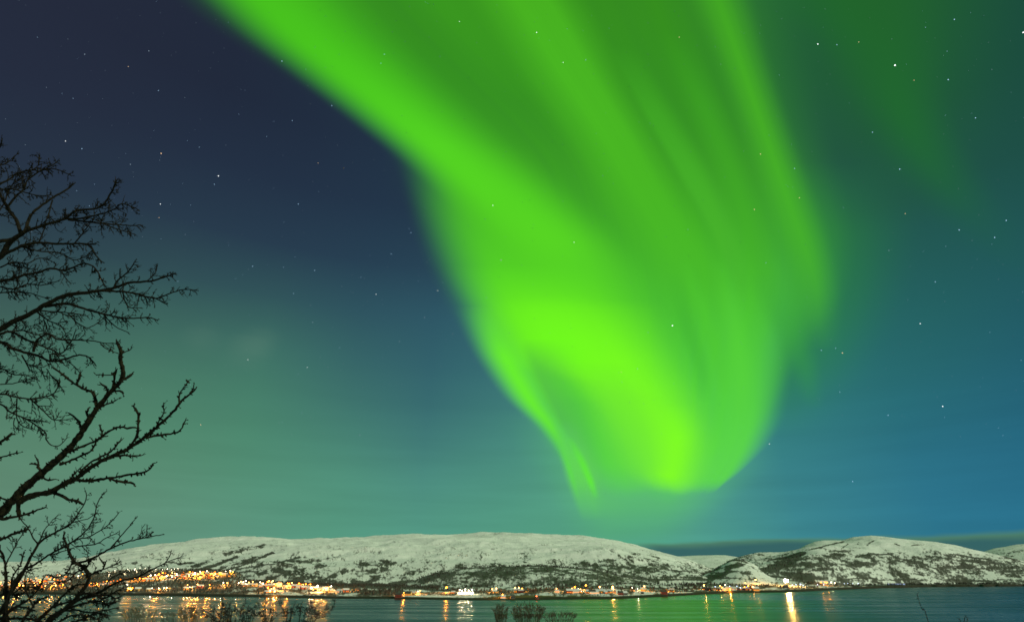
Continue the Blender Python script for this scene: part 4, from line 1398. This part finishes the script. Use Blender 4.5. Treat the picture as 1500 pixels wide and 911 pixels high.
H_3 = [L_([(20, 960), (10, 900), (14, 870), (30, 839), (53, 825), (74, 811), (95, 800), (116, 786), (132, 769.5), (139, 753), (143.5, 735), (152, 723)], 6.7, 6.2, 2.4, .5, **{**sb, 'side_bias': .2}),
       L_([(95, 800), (111, 790), (130, 786), (148, 776), (162, 765), (172.5, 753)], 6.4, 6.2, 1.0, .5, **sb),
       L_([(112, 800), (139, 797), (153, 789), (168, 782)], 6.4, 6.2, .9, .5, **sb),
       L_([(14, 870), (22, 858), (30, 846), (46, 813.5), (56, 797), (69.5, 786), (88, 776), (104, 767), (118, 746), (126, 732), (126, 721)], 6.7, 6.6, 2.4, .5, **sb),
       L_([(56, 797), (49, 788), (42, 774), (30, 760)], 6.7, 6.8, .9, .5, **{**sb, 'twigs': .6}),
       L_([(56, 797), (65, 776), (74, 765), (83, 756)], 6.6, 6.7, .9, .5, **sb),
       L_([(88, 776), (100, 768), (118, 762), (128, 760), (140, 752)], 6.6, 6.4, .7, .45, **sb),
       L_([(72, 812), (90, 808), (104, 803)], 6.5, 6.5, .8, .5, **sb),
       L_([(118, 786), (128, 774), (136, 768), (146, 764)], 6.3, 6.3, .6, .45, **sb)]
H_4 = [L_([(0, 960), (5, 911), (9, 881), (9, 844), (5, 816), (-4, 800)], 6.6, 6.9, 2.6, .9, **sk),
       L_([(8, 830), (14, 815), (20, 805), (27, 790), (38, 775)], 6.7, 6.8, .9, .5, **sb),
       L_([(-10, 930), (10, 900), (35, 882), (52, 868), (62, 850)], 6.7, 6.4, 2.0, .8, **sk),
       L_([(30, 930), (62.5, 901), (75, 890), (88, 885), (110, 879)], 6.5, 6.4, 1.6, .9, **sk),
       L_([(-10, 905), (12, 893), (30, 888), (48, 893)], 6.8, 6.8, 1.4, .7, **sk),
       L_([(10, 872), (24, 866), (34, 855), (50, 848)], 6.7, 6.6, 1.0, .5, **sb),
       L_([(50, 890), (40, 870), (36, 852), (40, 838), (52, 832)], 6.6, 6.7, 1.2, .6, **sb),
       L_([(0, 905), (20, 905), (44, 906), (62, 912)], 6.7, 6.7, 1.6, 1.0, **sk)]
H_5 = [L_([(-20, 930), (0, 895), (16, 868), (18, 846), (30, 826), (34, 812)], 6.9, 7.0, 2.0, .7, **sk),
       L_([(40, 960), (48, 920), (70, 896), (92, 872), (108, 858), (120, 856)], 6.6, 6.3, 2.2, .9, **sk),
       L_([(93, 893), (120, 884), (146, 880), (158, 886), (170, 881)], 6.4, 6.2, 1.6, .9, **sk),
       L_([(60, 940), (100, 915), (125, 905), (140, 897), (156, 900)], 6.4, 6.3, 1.7, .9, **sk),
       L_([(116, 871), (134, 868), (152, 876), (166, 868), (178, 862)], 6.3, 6.1, 1.3, .7, **sk),
       L_([(-10, 880), (8, 868), (28, 872), (44, 860), (58, 862)], 6.9, 6.7, 1.5, .8, **sk),
       L_([(106, 822), (98, 838), (84, 846), (72, 842)], 6.4, 6.6, 1.0, .6, **sk),
       L_([(20, 960), (30, 915), (44, 895), (54, 880), (70, 874)], 6.7, 6.7, 1.8, .9, **sk),
       L_([(125, 833), (112, 838), (100, 850), (88, 852)], 6.3, 6.4, 1.1, .6, **sk)]
finish_tree('small_tree', 'low tangled bare tree in front of the orange town lights', tr, trr, [H_1, H_2, H_3, H_4, H_5], M_BARK)


# ------------------------------------------------------------------ bushes whose tops show along the bottom edge
def shrub(label, px, d, stems, mat, group=None, twigs=1.5, tl=(5, 13), r=.8, level=1, name='bare_shrub', kink=.35, rmin=.5):
    bx_, by_, bz_ = near_ground(px, d)
    root = thing(name, label, 'bush', (bx_, by_, bz_), 0, group)
    off_ = np.array((bx_, by_, bz_))
    bpx = to_px((bx_, by_, bz_ - .05))
    T = Tubes()
    extra = []
    if level:
        for pts in stems:
            dx, dy = rb.uniform(-9, 9), rb.uniform(3, 12)
            extra.append([(x + dx * (k + 1) / 2 + rb.uniform(-2, 2), y + dy) for k, (x, y) in enumerate(pts)])
    for pts in list(stems) + extra:
        x0, y0 = pts[0]
        full = [(bpx[0] + (x0 - bpx[0]) * .12 + rb.uniform(-2, 2), bpx[1]), (bpx[0] + (x0 - bpx[0]) * .6, (bpx[1] + y0) / 2)] + list(pts)
        limb(T, full, d, d + rb.uniform(-.06, .06) * d, r * 1.9, rmin, twigs=twigs, tl=tl, tr=rmin, level=level, kink=kink, buds=.12, rnd=rb, start=.55, wob=.4)
    mesh_obj('stems', [q - off_ for q in T.V], T.F, mat, root)
    return root


shrub('bare bush with spread stems, second from left along the bottom edge', 330, 9.0,
      [[(312, 911), (309, 896), (308, 887)], [(322, 911), (325, 893), (326, 876)], [(334, 911), (333, 895), (338, 884)], [(344, 911), (344, 896), (345, 885)], [(330, 915), (318, 905), (298, 893)], [(338, 911), (334, 900), (326, 885)]], M_TWIG)
shrub('bare bush with crooked stems in the middle of the bottom left bushes', 372, 8.5,
      [[(356, 911), (352, 898), (359, 884), (359, 876)], [(366, 911), (370, 898), (378, 890)], [(386, 911), (386, 897), (388, 884), (389, 877)], [(392, 911), (396, 898), (399, 887)], [(360, 911), (364, 895), (375, 888)], [(395, 911), (405, 902), (411, 898)]], M_TWIG)
shrub('bare bush whose longest twig leans far right over the water', 440, 8.0,
      [[(420, 911), (418, 898), (412, 884), (411, 877)], [(424, 911), (427, 897), (432, 884)], [(438, 911), (440, 897), (441, 886)], [(444, 911), (450, 896), (455, 884), (454, 876)], [(450, 911), (460, 893), (467, 884)], [(452, 912), (462, 904), (470, 898), (484, 894), (489, 885), (491, 877)]], M_TWIG)


def fuzzy(label, x0, x1, ytop, d, n, group=None, mat=None, px=None):
    st = []
    for i in range(int(n * 1.5)):
        x = rb.uniform(x0, x1)
        m_ = 1 - .22 * abs((x - (x0 + x1) / 2) / (x1 - x0) * 2) ** 2
        yt = 911 - (911 - ytop) * m_ * rb.uniform(.55, 1.0)
        b_ = (x0 + x1) / 2 + (x - (x0 + x1) / 2) * .75
        st.append([(b_, 915), ((x + b_) / 2 + rb.uniform(-1.5, 1.5), (915 + yt) / 2), (x + rb.uniform(-1, 1), yt)])
    return shrub(label, px or (x0 + x1) / 2, d, st, mat or M_FUZZ, group, twigs=.35, tl=(3, 6), r=.22, level=0, kink=.2, rmin=.22)


M_FUZZ = principled('willow_twigs', (.055, .05, .028), .9)
fuzzy('short dense brushy bush at the bottom centre, left of the taller twin', 724, 744, 887, 10, 30)
fuzzy('taller brushy twin-crowned bush at the bottom centre', 750, 796, 886, 10, 60)
fuzzy('low sparse brushy bush right of the bottom centre twin', 796, 842, 899, 10, 36)
fuzzy('hazy brushy bush at the bottom edge right of the corner tree', 262, 292, 890, 12, 26)
fuzzy('thin wispy bush in the bottom left corner under the tree', 178, 232, 891, 12, 26)
fuzzy('low wispy bush between the wispy and hazy corner bushes', 236, 262, 899, 12, 14)
shrub('single thin twig rising alone at the bottom right', 1362, 9, [[(1360, 911), (1352, 893), (1347, 882), (1344, 872)]], M_TWIG, twigs=.35, tl=(2, 5), r=.7, level=0)
shrub('tiny twig tips just showing at the far bottom right', 1412, 9, [[(1408, 912), (1406, 907)], [(1412, 912), (1413, 905)], [(1416, 912), (1417, 908)]], M_TWIG, twigs=.2, tl=(2, 4), r=.5, level=0)

# ------------------------------------------------------------------ aurora: thin luminous curtains of gas high above the fjord
M_AUR = {}


def aurora_material(streak, su, sv, seed):
    m = bpy.data.materials.new('aurora_glow')
    m.use_nodes = True
    t_ = m.node_tree
    t_.nodes.clear()
    de = nn(t_, 'ShaderNodeAttribute', attribute_name='gas_density')
    ga = nn(t_, 'ShaderNodeAttribute', attribute_name='gas')
    uv = nn(t_, 'ShaderNodeAttribute', attribute_name='along')
    mp_ = nn(t_, 'ShaderNodeMapping')
    mp_.inputs['Scale'].default_value = (su, sv, 1)
    mp_.inputs['Location'].default_value = (seed * 3.1, seed * 1.7, 0)
    wire(t_, uv.outputs['Vector'], mp_.inputs[0])
    n_ = nn(t_, 'ShaderNodeTexNoise')
    n_.inputs['Scale'].default_value = 1.0
    n_.inputs['Detail'].default_value = 3
    wire(t_, mp_.outputs[0], n_.inputs['Vector'])
    k = math_node(t_, 'MULTIPLY_ADD', math_node(t_, 'SUBTRACT', n_.outputs[0], .5), streak, 1.0)
    a = math_node(t_, 'MULTIPLY', de.outputs['Fac'], k, clamp=True)
    e = nn(t_, 'ShaderNodeEmission')
    wire(t_, ga.outputs['Color'], e.inputs[0])
    tr_ = nn(t_, 'ShaderNodeBsdfTransparent')
    mx = nn(t_, 'ShaderNodeMixShader')
    wire(t_, a, mx.inputs[0])
    wire(t_, tr_.outputs[0], mx.inputs[1])
    wire(t_, e.outputs[0], mx.inputs[2])
    o_ = nn(t_, 'ShaderNodeOutputMaterial')
    wire(t_, mx.outputs[0], o_.inputs[0])
    m.cycles.emission_sampling = 'NONE'
    return m


aur = thing('aurora', 'vivid green northern lights curling down from the zenith to the mountains', 'aurora', (0, 60000, 100))
aur['kind'] = 'stuff'
AUR_R = [90000.0]


def catmull(P, n):
    P = np.array(P, float)
    m = len(P)
    out = []
    for t_ in np.linspace(0, m - 1, n):
        i = min(int(t_), m - 2)
        u = t_ - i
        p0, p1, p2, p3 = P[max(i - 1, 0)], P[i], P[i + 1], P[min(i + 2, m - 1)]
        out.append(.5 * (2 * p1 + (p2 - p0) * u + (2 * p0 - 5 * p1 + 4 * p2 - p3) * u ** 2 + (3 * p1 - p0 - 3 * p2 + p3) * u ** 3))
    return np.array(out)


def curtain(L, R, cols, dens, soft=(.4, .4), streak=.0, su=6, sv=.5, name='curtain', nv=72, nu=36, bow=0.0, tail=0.0, rag=0.0):
    """L, R: left and right edges of the curtain; cols, dens: light and density from one end to the other"""
    AUR_R[0] -= 900
    Lp, Rp = catmull(L, nv), catmull(R, nv)
    cc = catmull([lin(c) for c in cols], nv) if len(cols) > 1 else np.repeat(lin(cols[0])[None], nv, 0)
    cc = np.clip(cc, 0, None)
    dd = np.interp(np.linspace(0, 1, nv), np.linspace(0, 1, len(dens)), dens)
    kk = np.hanning(9); kk /= kk.sum()
    dd = np.convolve(np.pad(dd, 4, mode='edge'), kk, 'valid')
    u = np.linspace(0, 1, nu)
    px = Lp[:, None, 0] * (1 - u) + Rp[:, None, 0] * u
    py = Lp[:, None, 1] * (1 - u) + Rp[:, None, 1] * u
    vv = np.linspace(0, 1, nv)
    py = py + bow * (1 - (2 * u[None] - 1) ** 2) * smooth01((vv[:, None] - .6) / .4)
    if rag:
        py = py + rag * 2 * (fbm(u[None] * 5 + AUR_R[0], vv[:, None] * 0 + 3.3, 3, 5) - .5) * smooth01((vv[:, None] - .75) / .25)
    if tail:
        dd = dd * smooth01((1 - vv) / tail)
    P = CAM + unit(ray(px, py)) * AUR_R[0] - np.array([0, 60000, 100.0])
    a = smooth01(u / max(soft[0], 1e-3)) * smooth01((1 - u) / max(soft[1], 1e-3))
    den = dd[:, None] * a[None]
    idx = np.arange(nv * nu).reshape(nv, nu)
    F = np.stack([idx[:-1, :-1], idx[1:, :-1], idx[1:, 1:], idx[:-1, 1:]], -1).reshape(-1, 4)
    o = mesh_obj(name, P.reshape(-1, 3), F.tolist(), aurora_material(streak, su, sv, len(aur.children)), aur, smooth=True)
    set_attr(o.data, 'gas_density', den)
    ca = o.data.attributes.new('gas', 'FLOAT_COLOR', 'POINT')
    ca.data.foreach_set('color', np.concatenate([np.repeat(cc[:, None], nu, 1), np.ones((nv, nu, 1))], -1).astype(np.float32).ravel())
    al = o.data.attributes.new('along', 'FLOAT_VECTOR', 'POINT')
    uvw = np.stack([np.broadcast_to(u[None], (nv, nu)), np.broadcast_to(np.linspace(0, 1, nv)[:, None], (nv, nu)), np.zeros((nv, nu))], -1)
    al.data.foreach_set('vector', uvw.astype(np.float32).ravel())
    return o


# faint outer veils on the right
curtain([(1040, -120), (1110, 0), (1190, 80), (1240, 160), (1285, 240), (1350, 320), (1440, 400)], [(1420, -120), (1410, 0), (1405, 80), (1405, 160), (1450, 250), (1510, 330), (1560, 420)],
        [(34, 106, 40), (34, 114, 44), (34, 112, 50), (34, 100, 66)], [.9, .85, .8, .85, .55, .2, 0], (.55, .6))
curtain([(1080, 240), (1120, 340), (1130, 440), (1110, 540), (1080, 640)], [(1350, 240), (1360, 340), (1340, 440), (1290, 540), (1220, 640)], [(44, 130, 56), (44, 130, 64), (46, 130, 84)], [0, .85, .92, .8, 0], (.2, .9), .3, 8, .4)
curtain([(1060, -120), (1110, 0), (1150, 120), (1200, 230), (1250, 330)], [(1560, -120), (1530, 0), (1500, 120), (1480, 230), (1470, 330)], [(34, 98, 42), (33, 96, 46), (33, 92, 58)], [.75, .72, .6, .35, 0], (.4, .6), .25, 5, .5)
# diffuse glow under the fold
curtain([(690, 600), (760, 680), (800, 740), (830, 800)], [(1150, 600), (1140, 680), (1080, 740), (1010, 800)], [(84, 186, 104), (92, 192, 106), (88, 176, 116)], [0, .7, .75, 0], (.4, .4))
# the broad veil
curtain([(100, -160), (250, 0), (390, 100), (505, 180), (578, 250), (622, 360), (676, 470), (733, 570), (795, 650), (845, 704)],
        [(1200, -160), (1205, 0), (1210, 100), (1224, 180), (1244, 250), (1262, 340), (1248, 430), (1190, 510), (1142, 590), (1085, 680)],
        [(50, 138, 30), (54, 142, 30), (54, 144, 32), (56, 148, 34), (60, 156, 36), (66, 172, 40), (74, 190, 48), (80, 202, 56), (84, 208, 66), (90, 214, 72)], [.96, .96, .96, .96, .96, .96, .96, .96, .96, .94, .9],
        (.20, .26), .20, 26, .35, nv=120, nu=96, bow=44, tail=.10, rag=16)
# the bright band sweeping in from the upper left
curtain([(180, -120), (258, -30), (335, 45), (420, 110), (505, 175), (585, 240), (655, 305), (720, 370), (780, 440)], [(470, -120), (540, -30), (598, 40), (660, 105), (722, 165), (788, 225), (862, 290), (935, 360), (1000, 440)],
        [(68, 186, 28), (72, 194, 30), (74, 198, 30), (78, 204, 32), (84, 212, 34), (90, 222, 34), (98, 232, 34), (104, 240, 34)], [.95, .95, .95, .95, .95, .95, .85, 0], (.36, .62), .10, 3, 1.2)
# second wide ray right of it
curtain([(620, -60), (675, 20), (738, 110), (800, 195), (852, 280), (905, 370), (960, 470)], [(830, -60), (880, 20), (925, 110), (972, 195), (1020, 280), (1075, 370), (1120, 470)],
        [(74, 180, 32), (74, 182, 34), (74, 184, 36), (76, 190, 42)], [.85, .9, .95, .95, .9, .75, 0], (.5, .4), .45, 7, .3)
# faint broad brightening just right of the band at the top
curtain([(520, -60), (590, 20), (650, 90), (700, 150)], [(680, -60), (740, 20), (790, 90), (830, 150)], [(62, 160, 32)], [.5, .45, .3, 0], (.5, .5))
# thin rays
curtain([(885, 70), (934, 165), (985, 255), (1038, 350), (1085, 460)], [(945, 70), (1000, 165), (1055, 255), (1100, 350), (1135, 460)], [(66, 170, 36), (76, 184, 46)], [0, .6, .75, .65, 0], (.28, .6))
curtain([(945, 50), (992, 150), (1038, 260), (1080, 380), (1115, 490)], [(1020, 50), (1065, 150), (1108, 260), (1142, 380), (1165, 490)], [(62, 164, 36), (70, 176, 44)], [0, .5, .5, .4, 0], (.5, .5))
curtain([(975, -60), (1000, 0), (1042, 100), (1078, 200), (1112, 300), (1142, 380), (1160, 440), (1168, 510)], [(1085, -60), (1110, 0), (1138, 100), (1170, 200), (1205, 300), (1230, 380), (1240, 440), (1238, 510)],
        [(68, 170, 34), (70, 174, 36), (72, 180, 42), (74, 184, 48)], [.75, .85, .9, .88, .75, .45, 0], (.5, .6), .3, 7, .3)
# left wing under the band
curtain([(570, 215), (590, 300), (620, 390), (660, 465), (698, 530), (742, 590)], [(790, 215), (850, 300), (940, 390), (990, 465), (1020, 530), (1040, 590)],
        [(78, 196, 34), (84, 206, 36), (92, 222, 36), (100, 238, 34)], [0, .6, .9, .92, .7, 0], (.36, .5), .2, 5, .6)
# brightest folds of the curl
curtain([(636, 390), (676, 460), (724, 530), (820, 560), (885, 620), (930, 696)], [(910, 390), (985, 450), (1010, 520), (1040, 580), (1060, 640), (1066, 694)],
        [(94, 226, 34), (112, 242, 32), (114, 242, 36), (116, 242, 40), (118, 242, 46)], [0, .85, .88, .85, .82, .8], (.34, .6), .4, 8, .4, bow=30, tail=.10, rag=9)
curtain([(690, 440), (735, 505), (790, 535), (850, 560)], [(880, 430), (930, 490), (960, 540), (985, 590)], [(112, 252, 30)], [0, .75, .6, 0], (.45, .5))
curtain([(745, 440), (795, 520), (835, 585), (872, 640), (912, 696)], [(985, 440), (1020, 520), (1052, 585), (1070, 640), (1056, 704)], [(118, 250, 30), (126, 255, 32), (130, 255, 34), (132, 255, 36)], [0, .7, .78, .85, .8], (.62, .62), .5, 6, .5, bow=24, tail=.12, rag=9)
curtain([(930, 590), (945, 640), (950, 690)], [(1025, 590), (1030, 640), (1000, 704)], [(124, 255, 34), (132, 255, 36)], [0, .7, .6], (.5, .5), .2, 4, .6, bow=6, tail=.1)
# right lobe with its sharp lower edge
curtain([(985, 420), (1008, 520), (1020, 600), (1015, 650), (985, 700)], [(1140, 420), (1162, 520), (1156, 600), (1132, 648), (1078, 694)], [(78, 196, 52), (84, 206, 60), (90, 214, 66), (96, 220, 66)], [0, .7, .85, .88, .8], (.5, .42), .4, 6, .4, bow=26, tail=.12, rag=6)
curtain([(1030, 380), (1050, 470), (1062, 560), (1060, 640)], [(1080, 380), (1100, 470), (1112, 560), (1104, 640)], [(86, 208, 52), (90, 214, 62)], [0, .45, .5, 0], (.5, .5))
curtain([(985, 380), (1005, 440), (1030, 510), (1045, 580)], [(1020, 380), (1042, 440), (1066, 510), (1076, 580)], [(80, 200, 48)], [0, .4, .4, 0], (.5, .5))
curtain([(965, 400), (985, 470), (1008, 540), (1015, 590)], [(1005, 400), (1025, 470), (1046, 540), (1046, 590)], [(66, 176, 46), (70, 186, 60)], [0, .6, .5, 0], (.5, .5))
# hanging finger
curtain([(1080, 400), (1112, 470), (1148, 540), (1172, 600)], [(1165, 400), (1190, 470), (1208, 540), (1212, 600)], [(60, 166, 56), (54, 150, 76)], [0, .5, .35, 0], (.5, .5))
# the dim hollow inside the curl
curtain([(756, 496), (768, 540), (800, 600), (832, 650), (850, 700), (864, 760)], [(848, 496), (866, 545), (878, 600), (888, 650), (908, 700), (930, 760)], [(90, 206, 50), (86, 194, 66), (84, 188, 80), (92, 196, 90), (96, 196, 102)], [0, .88, .85, .8, .75, 0], (.18, .85), .2, 6, .5)
curtain([(790, 530), (828, 580), (850, 630), (868, 680), (885, 722)], [(950, 530), (975, 580), (995, 630), (1000, 680), (985, 722)], [(108, 226, 48), (108, 226, 56), (104, 220, 70)], [0, .6, .72, .65, 0], (.5, .5), .3, 6, .5)
# its bright left rim and the thin filaments under it
curtain([(656, 450), (690, 520), (734, 582), (785, 628), (820, 674), (846, 722)], [(745, 450), (782, 520), (814, 587), (832, 628), (856, 674), (872, 722)], [(106, 242, 32), (108, 246, 34), (104, 238, 44), (96, 226, 56), (92, 214, 70)], [0, .85, .92, .85, .7, 0], (.55, .5))
curtain([(802, 615), (814, 660), (826, 705), (848, 762)], [(852, 615), (872, 660), (886, 705), (888, 762)], [(92, 198, 100), (98, 212, 86), (98, 202, 96)], [0, .75, .9, 0], (.25, .6))
curtain([(826, 640), (842, 675), (856, 705), (866, 730)], [(842, 640), (862, 675), (874, 705), (880, 730)], [(94, 236, 44), (98, 240, 50)], [0, .6, .75, 0], (.5, .5), nu=12)
curtain([(816, 650), (828, 690), (842, 730)], [(828, 650), (842, 690), (852, 730)], [(92, 224, 66)], [0, .5, 0], (.5, .5), nu=12)

# ------------------------------------------------------------------ stars
M_STAR = [emissive('white_star', (.95, 1.0, 1.0), 2.2, 'NONE'), emissive('blue_star', (.45, .72, 1.0), 1.6, 'NONE'), emissive('orange_star', (1.0, .66, .36), 1.5, 'NONE'), emissive('dim_star', (.50, .66, .80), .7, 'NONE')]
BRIGHT = [(236, 225, 2, 1.3), (320, 258, 0, 1.3), (235, 299, 0, 1), (233, 319, 2, .8), (96, 207, 0, .8), (120, 218, 1, .8), (191, 241, 3, 1), (466, 239, 2, .8), (437, 299, 1, .9), (370, 390, 1, .9), (413, 90, 1, 1.0), (314, 270, 1, .8),
          (461, 396, 1, .8), (430, 430, 1, .8), (573, 372, 1, .9), (602, 341, 1, .9), (641, 426, 0, 1.1), (551, 431, 0, .9), (722, 301, 0, 1.3), (734, 381, 0, 1), (786, 48, 0, 1.2), (841, 355, 0, 1), (985, 477, 0, 1.9), (995, 55, 2, 1), (1105, 307, 2, 1.2),
          (1114, 226, 2, 1.1), (1171, 290, 2, 1.1), (1198, 65, 0, 1.4), (1226, 66, 1, .9), (1258, 62, 2, .9), (1311, 96, 0, 1.9), (1318, 248, 1, 1.2), (1389, 117, 1, 1.1), (1429, 173, 1, 1), (1339, 118, 2, .8), (1278, 194, 1, 1), (1405, 337, 1, 1.1),
          (1457, 348, 1, 1.1), (1474, 323, 1, 1), (1326, 313, 2, .9), (1499, 48, 0, 1.5), (1398, 29, 1, 1), (1164, 247, 1, 1), (1203, 513, 1, 1), (1224, 510, 1, .8), (1234, 517, 2, 1.4), (1348, 474, 0, 1.1), (1381, 595, 0, 1.3), (1301, 608, 1, 1),
          (1230, 574, 1, .8), (1127, 650, 0, .8), (1249, 705, 1, 1), (1370, 413, 1, .9), (1302, 367, 3, 1), (294, 622, 2, 1), (363, 527, 0, .8), (450, 538, 0, .8), (458, 472, 3, 1), (585, 500, 3, 1), (622, 465, 3, 1), (663, 489, 3, 1), (527, 637, 3, 1), (825, 92, 0, 1),
          (858, 88, 1, .9), (673, 32, 0, .9), (563, 80, 1, .9), (558, 93, 1, .8), (486, 155, 1, .9), (1122, 385, 1, .9), (910, 545, 2, .8), (934, 540, 1, .8), (428, 177, 1, .8), (124, 80, 3, 1), (188, 98, 2, .7), (218, 75, 3, 1), (232, 133, 1, .7), (503, 246, 2, .7)]
SV, SF, SM = [], [], []


def star(px, py, mi, size):
    c = CAM + unit(ray(px, py)) * 65000.0
    r_ = 48.0 * size
    o_ = len(SV)
    for dx in ((1, 0, 0), (-1, 0, 0), (0, 1, 0), (0, -1, 0), (0, 0, 1), (0, 0, -1)):
        SV.append(c + r_ * np.array(dx))
    for f_ in ((0, 2, 4), (2, 1, 4), (1, 3, 4), (3, 0, 4), (2, 0, 5), (1, 2, 5), (3, 1, 5), (0, 3, 5)):
        SF.append(tuple(i + o_ for i in f_))
        SM.append(mi)


for s in BRIGHT:
    star(s[0], s[1], s[2], s[3] * .86)
for _ in range(950):
    x, y = random.uniform(-50, 1550), random.uniform(-50, 640) ** 1.0
    star(x, y, random.choice((3, 3, 3, 1)), random.choice((.22, .26, .3, .36, .46)))
st = mesh_obj('stars', SV, SF, None, mats=M_STAR, fmat=SM)
tag(st, 'faint white, blue and orange stars sprinkled over the night sky', 'stars', None, 'stuff')
